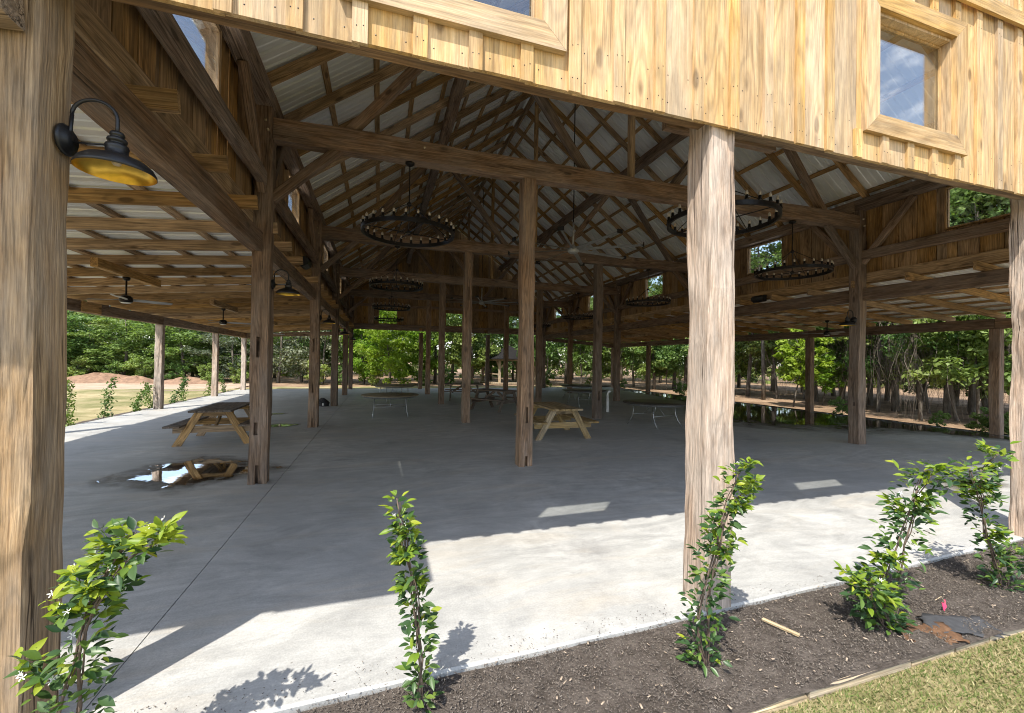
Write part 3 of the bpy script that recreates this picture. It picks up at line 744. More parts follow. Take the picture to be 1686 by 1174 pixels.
# ------------------------------------------------------------------ barn lamps
def barn_lamp(label, x, y, s, group='gooseneck barn lamps on the posts'):
    """wall plate on the post face at x, shade out along s"""
    t = thing('barn_lamp', label, 'lamp', (x, y, 2.55), 0 if s > 0 else math.pi, group)
    link('wall_plate', lathe([(0, 0.002), (.066, .002), (.068, .010), (.060, .018), (.045, .022), (.040, .032), (0, .034)], 28, 'black', 'wall_plate'), t, Matrix.Rotation(math.pi/2, 4, 'Y'))
    pts = [(0.020, 0, 0.01), (0.022, 0, 0.05), (0.026, 0, 0.12)]+[(0.1075-0.0825*math.cos(a), 0, 0.12+0.078*math.sin(a)) for a in np.linspace(0, math.pi, 15)]+[(0.19, 0, 0.09), (0.19, 0, 0.055)]
    tube('gooseneck', pts, 0.0075, 'black', t, 10)
    tube('stay_rod', [(0.03, 0, -0.005), (0.165, 0, 0.005)], 0.0045, 'black', t, 8)
    prof = [(0.0, .068), (.022, .066), (.027, .058), (.027, .050), (.022, .046), (.022, .040), (.034, .036), (.037, .028), (.034, .020), (.029, .018), (.029, .010), (.041, .006), (.044, -.004), (.041, -.012), (.040, -.034),
            (.048, -.042), (.075, -.050), (.108, -.064), (.130, -.083), (.142, -.104), (.1445, -.118), (.1425, -.1185)]
    sh = link('shade', lathe(prof, 40, 'black', 'shade'), t, T(0.19, 0, 0))
    inn = [(.1425, -.1185), (.1395, -.104), (.1275, -.086), (.106, -.068), (.074, -.055), (.036, -.048), (0, -.047)]
    link('shade_lining', lathe(inn, 40, 'gold', 'shade_lining'), sh)
    link('bulb', lathe([(0, -.048), (.012, -.05), (.012, -.058), (.018, -.068), (.018, -.076), (.012, -.084), (0, -.087)], 16, 'bulb', 'bulb'), sh)
    return t
lampn = ['nearest black gooseneck barn lamp with gold lining on the left front post', 'black barn lamp on second post behind the near lamp, above the picnic table',
         'black barn lamp on third post of the left row', 'small far barn lamp on fourth post of the left row', 'smallest barn lamp on the fifth post of the left row']
for r in range(5): barn_lamp(lampn[r], XS[0]+HW+0.002, YS[r]+(0.045 if r == 0 else 0.0), 1)
barn_lamp('black barn lamp on the right inner post beside the wet floor', XS[3]-HW-0.002, YS[1], -1)

# ------------------------------------------------------------------ ring chandeliers
def chandelier():
    t = thing('ring_chandelier', 'x', 'chandelier', (0, 0, 3.40), 0, 'ring chandeliers with candle lamps')
    Rr = 0.63; n = 26
    v, f = [], []
    N = 72
    for j in range(N):
        a = 2*math.pi*j/N
        for (r_, z_) in ((Rr-.014, -.030), (Rr+.014, -.030), (Rr+.014, .022), (Rr-.014, .022)): v.append((r_*math.cos(a), r_*math.sin(a), z_))
    for j in range(N):
        j2 = (j+1) % N
        for k in range(4): k2 = (k+1) % 4; f.append((j*4+k, j*4+k2, j2*4+k2, j2*4+k))
    link('ring', mesh('ring', v, f, 'bronze'), t)
    tube('stem', [(0, 0, 0.0), (0, 0, 1.0)], 0.008, 'bronze', t, 8)
    link('canopy', lathe([(0, .955), (.03, .957), (.062, .975), (.066, 1.0), (0, 1.003)], 20, 'bronze', 'canopy'), t)
    link('hub', lathe([(0, .38), (.022, .385), (.034, .40), (.034, .42), (.022, .435), (0, .44)], 16, 'bronze', 'hub'), t)
    link('finial', lathe([(0, -.04), (.02, -.03), (.035, -.01), (.035, .012), (.018, .03), (0, .035)], 16, 'bronze', 'finial'), t)
    sp = mesh('spoke', *tubev([(0.03, 0, .41), (Rr, 0, .02)], .0055, 6), 'bronze'); sb = mesh('crossbar', *tubev([(0.03, 0, 0), (Rr, 0, 0)], .007, 6), 'bronze')
    for k in range(4):
        link('spoke', sp, t, Matrix.Rotation(k*math.pi/2+.3, 4, 'Z')); link('crossbar', sb, t, Matrix.Rotation(k*math.pi/2+.3, 4, 'Z'))
    cm = lathe([(0, .0), (.020, .0), (.024, .012), (.017, .02), (.017, .055), (0, .056)], 10, 'bronze', 'candle_cup')
    bm_ = lathe([(0, .055), (.013, .056), (.016, .066), (.0165, .082), (.013, .098), (.007, .108), (0, .112)], 10, 'bulb', 'bulb')
    for k in range(n):
        a = 2*math.pi*k/n
        c = link('candle_cup', cm, t, T(Rr*math.cos(a), Rr*math.sin(a), .0225)); link('bulb', bm_, c)
    return t
proto = chandelier(); first = True
CH = [(.36, YS[1], 'large ring chandelier nearest on the left, hung from the first tie beam'), (4.06, 4.2, 'ring chandelier partly hidden behind the sunlit front post'),
      (7.62, YS[1], 'ring chandelier on the right in front of the board wall window'), (.36, YS[2], 'second ring chandelier behind the large left one'),
      (.36, YS[3], 'third ring chandelier on the left, over the far green window'), (.36, YS[4], 'farthest ring chandelier on the left, lowest in the photo'),
      (7.62, YS[2], 'second ring chandelier along the right board wall'), (7.62, YS[3], 'third ring chandelier along the right board wall'),
      (7.62, YS[4], 'farthest ring chandelier along the right board wall')]
for x, y, lb in CH:
    t = proto if first else copy_tree(proto); first = False
    t.matrix_basis = T(x, y, 3.40); t['label'] = lb
stick('hanger_block', (3.2, 4.2, 4.47), (4.9, 4.2, 4.47), 0.09, 0.13, 'timber', PAV)

# ------------------------------------------------------------------ ceiling fans
def big_fan():
    t = thing('ceiling_fan', 'x', 'fan', (0, 0, 0), 0, 'large eight-blade fans under the ridge')
    link('motor', lathe([(0, -.09), (.07, -.085), (.115, -.06), (.125, -.02), (.11, .03), (.06, .05), (.035, .10), (0, .11)], 28, 'white_metal', 'motor'), t)
    tube('downrod', [(0, 0, .08), (0, 0, .60)], 0.020, 'white_metal', t, 10); tube('hanger_pipe', [(0, 0, .601), (0, 0, 4.72)], 0.012, 'bronze', t, 8)
    bl = []
    for i in range(9):
        s = 0.10+1.38*i/8; w = 0.042-0.010*i/8; tw = 0.025-0.012*i/8
        bl.append([(s, -w, tw), (s, 0, .012), (s, w, -tw), (s, 0, .004)])
    V = [p for q in bl for p in q]; F = []
    for i in range(8):
        for k in range(4): k2 = (k+1) % 4; F.append((i*4+k, i*4+k2, (i+1)*4+k2, (i+1)*4+k))
    F += [(3, 2, 1, 0), (32, 33, 34, 35)]
    me = mesh('blade', V, F, 'blade', False)
    v, f = boxv(1.478, 1.50, -.06, .06, -.028, .045); wg = mesh('winglet', v, f, 'black')
    for k in range(8):
        b = link('blade', me, t, Matrix.Rotation(k*math.pi/4+.18, 4, 'Z')); link('winglet', wg, b)
    return t
bf = big_fan(); bf.matrix_basis = T(4.04, 8.4, 4.09); bf['label'] = 'large pale eight-blade ceiling fan under the ridge, nearest'
b2 = copy_tree(bf); b2.matrix_basis = T(3.99, 16.9, 4.02) @ Matrix.Rotation(.25, 4, 'Z'); b2['label'] = 'farther pale eight-blade ceiling fan seen between the middle posts'
def aisle_fan():
    t = thing('ceiling_fan', 'x', 'fan', (0, 0, 0), 0, 'dark three-blade fans under the aisle roofs')
    link('canopy', lathe([(0, .30), (.035, .302), (.05, .33), (.05, .355), (0, .356)], 16, 'bronze', 'canopy'), t)
    tube('downrod', [(0, 0, .05), (0, 0, .31)], .013, 'bronze', t, 8)
    link('motor', lathe([(0, -.05), (.075, -.048), (.085, -.03), (.085, .03), (.06, .055), (.02, .07), (0, .07)], 24, 'bronze', 'motor'), t)
    link('light_lens', lathe([(0, -.068), (.05, -.064), (.07, -.051), (.07, -.0505), (0, -.0502)], 20, 'lens', 'light_lens'), t)
    V = []; secs = [(.08, .025), (.14, .045), (.22, .07), (.34, .078), (.48, .072), (.58, .055), (.62, .02)]
    for s, w in secs: V += [(s, -w, .012), (s, w, -.012), (s, w, -.018), (s, -w, .006)]
    F = []
    for i in range(len(secs)-1):
        for k in range(4): k2 = (k+1) % 4; F.append((i*4+k, i*4+k2, (i+1)*4+k2, (i+1)*4+k))
    F += [(3, 2, 1, 0), tuple(len(V)-4+k for k in range(4))]
    me = mesh('blade', V, F, 'blade')
    for k in range(3): link('blade', me, t, Matrix.Rotation(k*2*math.pi/3, 4, 'Z'))
    return t
af = aisle_fan(); first = True
for x, y, rz, lb in ((-3.9, 8.25, 0.75, 'nearest three-blade fan under the left aisle roof'), (-3.9, 12.6, 0.3, 'second three-blade fan under the left aisle roof'),
                     (-3.9, 17.5, 0.9, 'farthest three-blade fan under the left aisle roof'), (11.8, 8.4, 0.2, 'three-blade fan under the right aisle roof beside the inner post'),
                     (11.8, 12.7, 0.7, 'second three-blade fan under the right aisle roof, behind the sunlit post')):
    t = af if first else copy_tree(af); first = False
    t.matrix_basis = T(x, y, 2.50) @ Matrix.Rotation(rz, 4, 'Z'); t['label'] = lb

# ------------------------------------------------------------------ wall speakers
def speaker(label, x, y, s):
    t = thing('wall_speaker', label, 'speaker', (x, y, 3.29), 0, 'speakers under the clerestory walls')
    v, f = [], []
    sec = [(0, -.07), (.05*s, -.09), (.13*s, -.05), (.15*s, .03), (.10*s, .08), (0, .09)]
    for yy in (-.17, .17):
        k = 1.0
        for a, b in sec: v.append((a, yy, b))
    n = len(sec)
    f = [(i, (i+1) % n, n+(i+1) % n, n+i) for i in range(n)]+[tuple(range(n-1, -1, -1)), tuple(range(n, 2*n))]
    link('cabinet', mesh('cabinet', v, f, 'black'), t)
    v, f = boxv(min(0, -.03*s), max(0, -.03*s), -.04, .04, -.05, .06); link('bracket', mesh('bracket', v, f, 'bronze'), t)
speaker('small black speaker above the left header beam', -1.36, 8.18, 1)
speaker('small black speaker above the right header beam', 9.31, 8.3, -1)

# ------------------------------------------------------------------ picnic tables
def picnic(label, x, y, rz, top='picnic', leg='picnic'):
    t = thing('picnic_table', label, 'picnic table', (x, y, 0), rz, 'wooden picnic tables')
    L = 1.56; Hh = 0.647; th = 0.033; sl = 1.45
    for i in range(5):
        a = -0.325+0.13*i+0.065-0.0
        stick('tabletop_plank', (-0.26+0.13*i, -L/2, Hh-th/2), (-0.26+0.13*i, L/2, Hh-th/2), 0.122, th, top, t)
    for s in (-1, 1):
        for k in range(2):
            stick('seat_plank', (s*(0.50+0.125*k), -L/2, 0.385-th/2), (s*(0.50+0.125*k), L/2, 0.385-th/2), 0.118, th, top, t)
    for yy in (-0.52, 0.52):
        e = 0.034*(1 if yy > 0 else -1)
        stick('seat_bearer', (-0.625, yy, 0.385-th-.0615), (0.625, yy, 0.385-th-.0615), 0.033, 0.12, leg, t)
        stick('top_cleat', (-0.30, yy, Hh-th-.045), (0.30, yy, Hh-th-.045), 0.033, 0.085, leg, t)
        for s in (-1, 1):
            # flat-cut leg: sheared box
            w2 = 0.068; yb0, yb1 = yy+e-0.0165, yy+e+0.0165
            xb, xt = s*0.555, s*0.215
            V = [(xb-w2, yb0, 0.001), (xb+w2, yb0, 0.001), (xb+w2, yb1, 0.001), (xb-w2, yb1, 0.001), (xt-w2, yb0, Hh-th-.001), (xt+w2, yb0, Hh-th-.001), (xt+w2, yb1, Hh-th-.001), (xt-w2, yb1, Hh-th-.001)]
            _, F = boxv(0, 1, 0, 1, 0, 1)
            m, Ln = frame_of((xb, yy+e, 0), (xt, yy+e, Hh)); mt = T(xb, yy+e, 0) @ m; inv = mt.inverted()
            V2 = [tuple((inv @ Vector((p[0]*S, p[1]*S, p[2]*S)))/S) for p in V]
            link('leg', mesh('leg', V2, F, leg), t, mt)
        m_ = -0.5 if yy > 0 else 0.5
        stick('brace', (0, yy*0.95, 0.29), (0, yy*0.12, Hh-th-.03), 0.08, 0.033, leg, t, up=(1, 0, 0))
    return t
picnic('brown picnic table beside the puddle on the left', -2.87, 9.42, R(1.5), 'picnic_old', 'rafter')
picnic('yellowish new picnic table right of the centre post', 3.66, 8.46, R(-2), 'picnic', 'picnic')
picnic('dark picnic table set at an angle behind the centre post', 3.66, 13.3, R(38), 'picnic_old', 'picnic_old')
picnic('farthest picnic table, half hidden by the second centre post', 3.30, 16.9, R(80), 'picnic_old', 'picnic_old')

# ------------------------------------------------------------------ round folding tables
def round_table(label, x, y, rz, top):
    t = thing('folding_table', label, 'table', (x, y, 0), rz, 'round folding tables')
    Rr = 0.79; H = 0.60
    link('tabletop', lathe([(0, H-.024), (Rr-.03, H-.024), (Rr-.004, H-.022), (Rr, H-.016), (Rr, H-.004), (Rr-.004, H), (0, H)], 56, top, 'tabletop'), t)
    v, f = lathe_v([(Rr-.10, H-.0245), (Rr-.10, H-.065), (Rr-.085, H-.065), (Rr-.085, H-.0245)], 48); link('apron', mesh('apron', v, f, 'steel', True), t)
    for s in (-1, 1):
        for k in (-1, 1):
            tube('leg', [(k*.43, s*.30, H-.03), (k*.43, s*.32, .28), (k*.45, s*.38, .14), (k*.47, s*.47, .006)], .0115, 'steel', t, 8)
        tube('leg_crossbar', [(-.43, s*.32, .28), (.43, s*.32, .28)], .009, 'steel', t, 8)
        tube('brace', [(0, s*.32, .28), (0, s*.05, H-.03)], .007, 'steel', t, 6)
    return t
def lathe_v(profile, n):
    v, f = [], []
    for r_, z_ in profile:
        for j in range(n): a = 2*math.pi*j/n; v.append((r_*math.cos(a), r_*math.sin(a), z_))
    for i in range(len(profile)-1):
        for j in range(n): j2 = (j+1) % n; f.append((i*n+j, i*n+j2, (i+1)*n+j2, (i+1)*n+j))
    return v, f
round_table('round folding table with pale top on the left of the floor', 0.30, 12.40, R(0), 'tabletop')
round_table('farther round folding table behind the pale one on the left', 0.55, 16.9, R(20), 'tabletop')
round_table('dark round folding table left of the sunlit front post', 6.75, 9.15, R(15), 'tabledark')
round_table('far dark round folding table behind the white standpipe', 7.05, 13.6, R(5), 'tabledark')
round_table('dark round folding table behind the right inner posts', 8.2, 16.4, R(10), 'tabledark')

# ------------------------------------------------------------------ small things on the floor
t = thing('standpipe', 'short white standpipe on the floor beside the dark round table', 'pipe', (7.07, 12.0, 0))
link('pipe', lathe([(0, 0), (.052, 0), (.050, .02), (.046, .30), (.040, .52), (0, .522)], 20, 'pvc', 'pipe'), t)
tube('elbow', [(0, 0, .50), (0, 0, .58), (.02, 0, .63), (.07, .02, .66), (.12, .03, .66)], .036, 'pvc', t, 12)
def bag():
    t = thing('black_bag', 'black bag slumped against the third left post', 'bag', (-1.76, 15.2, 0))
    bm = bmesh.new(); bmesh.ops.create_icosphere(bm, subdivisions=3, radius=1)
    for v in bm.verts:
        p = v.co; z = max(p.z, -0.62)
        k = 1+0.13*math.sin(p.x*5+1)*math.cos(p.y*4+2)+0.08*math.sin(p.z*7)
        v.co = Vector((p.x*.17*k*S, p.y*.13*k*S, ((z+.62)*.17*(1-.25*p.x))*S))
    me = bpy.data.meshes.new('body'); bm.to_mesh(me); bm.free(); me.materials.append(M['bagcloth']); link('body', me, t)
    tube('strap', [(-.05, -.12, .12), (-.12, -.16, .22), (-.02, -.15, .29), (.07, -.12, .2)], .010, 'bagcloth', t, 6)
    box('reflective_patch', (-.035, .01, -.152, -.146, .04, .12), 'pvc', t)
bag()

# ------------------------------------------------------------------ front bed: edging, fabric, stake, flag, chips
ed = thing('wooden_edging', 'pale wooden lawn edging along the mulch bed', 'edging', (0, 1.565, 0))
a = -3.0; k = 0
while a < 12:
    L = random.uniform(0.3, 0.95); dz = random.uniform(-.012, .004); dy = random.uniform(-.012, .012)
    if random.random() > 0.25: stick('board', (a, dy, -.06+dz), (a+L-.02, dy+random.uniform(-.01, .01), -.06+dz+random.uniform(-.008, .008)), 0.018, 0.05, 'edging', ed, rough=0.004, seed=k, seg=5, ch=.005); a += L; k += 1
def sheet_thing(name, label, cat, cx, cy, w, d, rz, z, mat, seed):
    rn = random.Random(seed); V, F = [], []; nx, ny = 14, 8
    for j in range(ny+1):
        for i in range(nx+1):
            x = -w/2+w*i/nx; y = -d/2+d*j/ny
            e = 0.02 if i in (0, nx) or j in (0, ny) else 0
            V.append((x+rn.uniform(-e, e), y+rn.uniform(-e, e), z+0.012*math.sin(x*14+seed)+0.008*math.sin(y*21)+rn.uniform(-.003, .003)))
    for j in range(ny):
        for i in range(nx): q = j*(nx+1)+i; F.append((q, q+1, q+nx+2, q+nx+1))
    ob = link(name, mesh(name, V, F, mat, True), None, T(cx, cy, 0) @ Matrix.Rotation(rz, 4, 'Z')); sm = ob.modifiers.new('thickness', 'SOLIDIFY'); sm.thickness = 0.006
    return tag(ob, label, cat)
sheet_thing('weed_fabric', 'dark weed barrier fabric showing through the bed on the right', 'fabric', 3.50, 1.66, 0.42, 0.17, R(-14), -0.012, 'fabric', 3)
sheet_thing('bare_soil', 'patch of reddish bare soil beside the dark fabric', 'soil', 3.20, 1.68, 0.34, 0.17, R(-20), -0.016, 'soil', 5)
st = stick('wood_stake', (2.345, 2.06, -0.014), (2.415, 1.87, -0.012), 0.026, 0.010, 'edging'); tag(st, 'short yellow wood stake lying on the mulch', 'stake')
fl = thing('marker_flag', 'small pink marker flag in the mulch bed', 'flag', (3.62, 1.80, 0))
tube('wire', [(0, 0, -.05), (.01, 0, .03), (-.03, 0, .075), (-.09, 0, .06)], .0022, 'edging', fl, 6)
v = [(0, 0, .02), (.02, .004, .045), (.016, -.006, .0), (.008, .01, -.03), (-.006, -.004, -.025), (-.01, .006, .03)]
link('ribbon', mesh('ribbon', v+[(p[0], p[1]+.003, p[2]) for p in v], [(0, 1, 2, 3, 4, 5), (11, 10, 9, 8, 7, 6)]+[(i, (i+1) % 6, (i+1) % 6+6, i+6) for i in range(6)], 'pink'), fl)
pe = thing('plastic_edging', 'low black plastic edging along the right side of the floor', 'edging', (14.37, 0, 0))
a = 3.2
while a < 23.5:
    box('strip', (-.008, .008, a, a+2.49, -.08, .022+random.uniform(-.008, .010)), 'rubber', pe); a += 2.5

def scatter_boxes(name, n, area, mat, size, z, flat=0.35, edge=None):
    rn = np.random.default_rng(hash(name) % 1000 if False else len(name)*7)
    x = rn.uniform(area[0], area[1], n); y = rn.uniform(area[2], area[3], n)
    if edge is not None:
        keep = y < 2.155+0.0285*x+rn.normal(0, .012, n); x, y = x[keep], y[keep]; n = len(x)
    L = rn.uniform(size[0], size[1], n); w = L*rn.uniform(.15, .45, n); h_ = L*rn.uniform(.08, .2, n)
    a = rn.uniform(0, 6.28, n); p = rn.normal(0, flat, n)
    d = np.stack([np.cos(a)*np.cos(p), np.sin(a)*np.cos(p), np.sin(p)], 1); s = np.stack([-np.sin(a), np.cos(a), np.zeros(n)], 1); u = np.cross(d, s)
    c = np.stack([x, y, z+rn.uniform(-.006, .014, n)], 1)
    V = np.concatenate([(c+d*(sx*L/2)[:, None]+s*(sy*w/2)[:, None]+u*(sz*h_/2)[:, None])[:, None, :] for sx in (-1, 1) for sy in (-1, 1) for sz in (-1, 1)], 1).reshape(-1, 3)
    q = np.array([(0, 1, 3, 2), (4, 6, 7, 5), (0, 4, 5, 1), (2, 3, 7, 6), (0, 2, 6, 4), (1, 5, 7, 3)])
    F = (np.arange(n)[:, None, None]*8+q[None]).reshape(-1, 4)
    return link(name, mesh_np(name, V, F, mat))
tag(scatter_boxes('mulch_chips', 60000, (-1.8, 6.0, 1.575, 2.4), 'chips', (.003, .014), -0.026, 0.5, True), 'dark wood mulch covering the front bed', 'mulch', None, 'stuff')
tag(scatter_boxes('loose_chips', 300, (0.6, 5.4, 1.56, 2.30), 'stone', (.008, .024), -0.018, 0.3, True), 'pale wood chips scattered over the dark mulch', 'chips', None, 'stuff')
def grass(name, n, area, hh, z, label):
    rn = np.random.default_rng(5)
    x = rn.uniform(area[0], area[1], n); y = rn.uniform(area[2], area[3], n)
    a = rn.uniform(0, 6.28, n); H_ = rn.uniform(hh*.4, hh, n); w = rn.uniform(.0022, .0045, n); lean = rn.uniform(0.2, 1.6, n)*H_
    b = np.stack([x, y, np.full(n, z)], 1); s = np.stack([np.cos(a), np.sin(a), np.zeros(n)], 1)*w[:, None]; ld = rn.uniform(0, 6.28, n)
    t = np.stack([np.cos(ld)*lean, np.sin(ld)*lean, H_], 1)
    V = np.stack([b-s, b+s, b+t*.55+s*.8+np.array([0, 0, .2])*H_[:, None]*.5, b+t], 1).reshape(-1, 3)
    F = np.arange(n*4).reshape(n, 4)
    return tag(link(name, mesh_np(name, V, F, 'blades')), label, 'grass', None, 'stuff')
tag(scatter_boxes('spilled_mulch', 900, (-1.2, 5.8, 2.13, 2.34), 'chips', (.003, .011), 0.004, 0.1), 'crumbs of mulch spilled on the slab edge', 'mulch', None, 'stuff')
grass('grass', 60000, (0.9, 5.6, 0.75, 1.555), .026, -.082, 'patchy green and straw coloured grass in front of the bed')

# ------------------------------------------------------------------ climbing vines in the front bed
def leaf_mesh(name, mat, kind):
    rows = [(0, 0), (.10, .08), (.3, .19), (.50, .215), (.72, .155), (.9, .06), (1.0, 0)]
    V = []
    for s, w in rows: V += [(s, -w, .10*w/.25-.10*s*s*kind), (s, 0, -.10*s*s*kind), (s, w, .10*w/.25-.10*s*s*kind)]
    F = []
    for i in range(len(rows)-1):
        for k in range(2): a = i*3+k; F.append((a, a+1, a+4, a+3))
    V = [(p[0], p[1], p[2]+.02) for p in V]
    return mesh(name, V, F, mat, True)
LEAF = {m: [leaf_mesh('leaf', m, k) for k in (0.6, 1.6, 2.6)] for m in ('vine_old', 'vine_mid', 'vine_new')}
def petal_mesh():
    V, F = [], []
    for k in range(5):
        a = k*2*math.pi/5; c, s_ = math.cos(a), math.sin(a)
        q = [(0.0, 0), (.5, -.16), (1.0, -.05), (.95, .22), (.45, .12)]; b0 = len(V)
        for x, y in q: V.append((x*c-y*s_, x*s_+y*c, .25*x*x))
        F.append(tuple(range(b0, b0+5)))
    return mesh('blossom', V, F, 'petal')
PETAL = petal_mesh()
def orient(d, nrm):
    d = Vector(d).normalized(); n = Vector(nrm); n = (n-d*n.dot(d))
    if n.length < 1e-3: n = Vector((0.1, 0.3, 1))-d*Vector((0.1, 0.3, 1)).dot(d)
    n.normalize(); y = n.cross(d)
    return Matrix((d, y, n)).transposed().to_4x4()
def vine(label, stems, nleaf, rad, size, seed, blossoms=0, new_from=0.6, loose=0.25, nshoot=6):
    """stems: list of polylines; leaves sit round them, paler towards the tips"""
    rn = random.Random(seed)
    base = stems[0][0]
    t = thing('climbing_vine', label, 'vine', (base[0], base[1], -0.05), 0, 'climbing vines planted in the front bed')
    B = Vector((base[0], base[1], -0.05))
    def interp(st, u):
        n = len(st)-1; i = min(int(u*n), n-1); f_ = u*n-i
        p0 = Vector(st[max(i-1, 0)]); p1 = Vector(st[i]); p2 = Vector(st[i+1]); p3 = Vector(st[min(i+2, n)])
        return 0.5*((2*p1)+(p2-p0)*f_+(2*p0-5*p1+4*p2-p3)*f_*f_+(3*p1-p0-3*p2+p3)*f_**3)
    allst = list(stems)
    for k in range(nshoot):
        st = rn.choice(stems); u = rn.uniform(.35, 1.0); p = interp(st, u); a = rn.uniform(0, 6.28)
        l = rn.uniform(.5, 1.0)*loose; q1 = p+Vector((math.cos(a)*l*.5, math.sin(a)*l*.4, l*.35)); q2 = p+Vector((math.cos(a)*l, math.sin(a)*l*.7, l*rn.uniform(.5, 1.0)))
        allst.append([tuple(p), tuple(q1), tuple(q2)])
    for si, st in enumerate(allst):
        pts = [interp(st, u)-B+Vector((rn.uniform(-.006, .006), rn.uniform(-.006, .006), 0)) for u in np.linspace(0, 1, 14)]
        if si < len(stems):
            tube('stem', [tuple(p) for p in pts], .0065, 'pipe', t, 6, None, .003)
            pts2 = [p+Vector((.013*math.sin(i*1.1+si), .013*math.cos(i*1.1+si), 0)) for i, p in enumerate(pts)]
            tube('stem', [tuple(p) for p in pts2], .004, 'pipe', t, 5, None, .002)
        else: tube('shoot', [tuple(p) for p in pts], .003, 'vine_mid', t, 5, None, .0012)
    weights = [1.0]*len(stems)+[0.16]*nshoot
    extra = []
    for k in range(nleaf):
        si = rn.choices(range(len(allst)), weights)[0]; st = allst[si]
        shoot = si >= len(stems)
        u = rn.random()**0.85 if not shoot else rn.uniform(.3, 1.0)
        p = interp(st, u)-B
        a = rn.uniform(0, 6.28); rr = (rad(u) if not shoot else .02)*rn.uniform(.25, 1.0)
        out = Vector((math.cos(a), math.sin(a)*.8, rn.uniform(-.15, .55)))
        pos = p+out*rr
        d = out+Vector((rn.uniform(-.6, .6), rn.uniform(-.6, .6), rn.uniform(-.5, .6)))
        nrm = Vector((rn.uniform(-.9, .5), rn.uniform(-1.2, .3), 1.0))
        young = shoot or rn.random() < (0.08+0.75*max(0, u-new_from)/(1.01-new_from))
        m = 'vine_new' if (young and rn.random() < .75) else ('vine_mid' if rn.random() < .4 else 'vine_old')
        sz = size*rn.uniform(.5, 1.25)
        mt = T(*pos) @ orient(d, nrm) @ Matrix.Diagonal((sz, sz*rn.uniform(.8, 1.1), sz, 1))
        if k < 300: link('leaf', rn.choice(LEAF[m]), t, mt)
        else: extra.append((m, rn.choice(LEAF[m]), mt))
    for m in ('vine_old', 'vine_mid', 'vine_new'):
        V_, F_ = [], []
        for mm, me, mt in extra:
            if mm != m: continue
            k0 = len(V_); V_ += [tuple((mt @ v_.co)/S) for v_ in me.vertices]; F_ += [tuple(i+k0 for i in p_.vertices) for p_ in me.polygons]
        if V_: link('foliage', mesh('foliage', V_, F_, m, True), t)['kind'] = 'stuff'
    for k in range(blossoms):
        st = rn.choice(allst); u = rn.uniform(.3, 1.0); p = interp(st, u)-B; a = rn.uniform(0, 6.28)
        pos = p+Vector((math.cos(a), math.sin(a), .4))*(rad(u)*.5)
        link('blossom', PETAL, t, T(*pos) @ orient((rn.uniform(-1, 1), rn.uniform(-1, 1), rn.uniform(-.4, .4)), (rn.uniform(-.6, .4), -1, .8)) @ Matrix.Diagonal((.012, .012, .012, 1)))
    return t
vine('bushy flowering vine in the lower left corner beside the lamp post', [[(-1.08, 1.85, -.05), (-1.05, 1.84, .25), (-1.00, 1.84, .50), (-.94, 1.85, .75), (-.84, 1.86, .96)], [(-1.02, 1.86, -.05), (-.98, 1.86, .3), (-.97, 1.83, .6), (-.86, 1.84, .85), (-.76, 1.84, .92)]],
     760, lambda u: .092*(1-.3*u)+.015, .055, 11, 26, .72, .15, 9)
vine('slender upright vine in front of the bright floor, at the photo centre', [[(.21, 2.0, -.05), (.20, 2.0, .2), (.185, 2.0, .45), (.13, 2.0, .72), (.08, 2.0, .96)], [(.19, 2.01, -.05), (.21, 2.0, .22), (.16, 2.0, .5), (.14, 2.0, .75), (.09, 1.99, .88)]],
     520, lambda u: .062*(1-.35*u)+.006, .052, 12, 14, .6, .06, 5)
vine('leaning vine at the foot of the sunlit front post', [[(1.72, 1.85, -.05), (1.66, 1.86, .15), (1.72, 1.86, .42), (1.82, 1.86, .72), (1.94, 1.86, 1.0)], [(1.70, 1.84, -.05), (1.72, 1.84, .25), (1.75, 1.84, .5), (1.85, 1.84, .78), (2.0, 1.84, .93)]],
     820, lambda u: .105*(1-.35*u)+.012, .050, 13, 8, .78, .13, 7)
vine('wide bushy vine right of the sunlit post, above the red soil', [[(3.08, 1.78, -.05), (3.02, 1.80, .13), (3.12, 1.80, .42), (3.28, 1.80, .70), (3.42, 1.80, .93)], [(3.10, 1.8, -.05), (3.16, 1.8, .2), (3.24, 1.8, .5), (3.36, 1.8, .76), (3.52, 1.8, .92)], [(3.06, 1.8, -.05), (2.94, 1.8, .12), (2.90, 1.8, .24)]],
     1050, lambda u: .15*(.75+.35*u), .060, 14, 8, .74, .16, 9)
vine('vine in the bed at the right edge of the photo', [[(4.42, 1.88, -.05), (4.36, 1.88, .2), (4.22, 1.88, .5), (4.12, 1.88, .75), (4.05, 1.88, .88)], [(4.45, 1.88, -.05), (4.30, 1.88, .3), (4.20, 1.88, .6), (4.22, 1.88, .84), (4.42, 1.88, .98)], [(4.46, 1.86, -.05), (4.52, 1.86, .14), (4.5, 1.86, .25)]],
     880, lambda u: .13*(.8+.1*u), .058, 15, 8, .76, .14, 8)
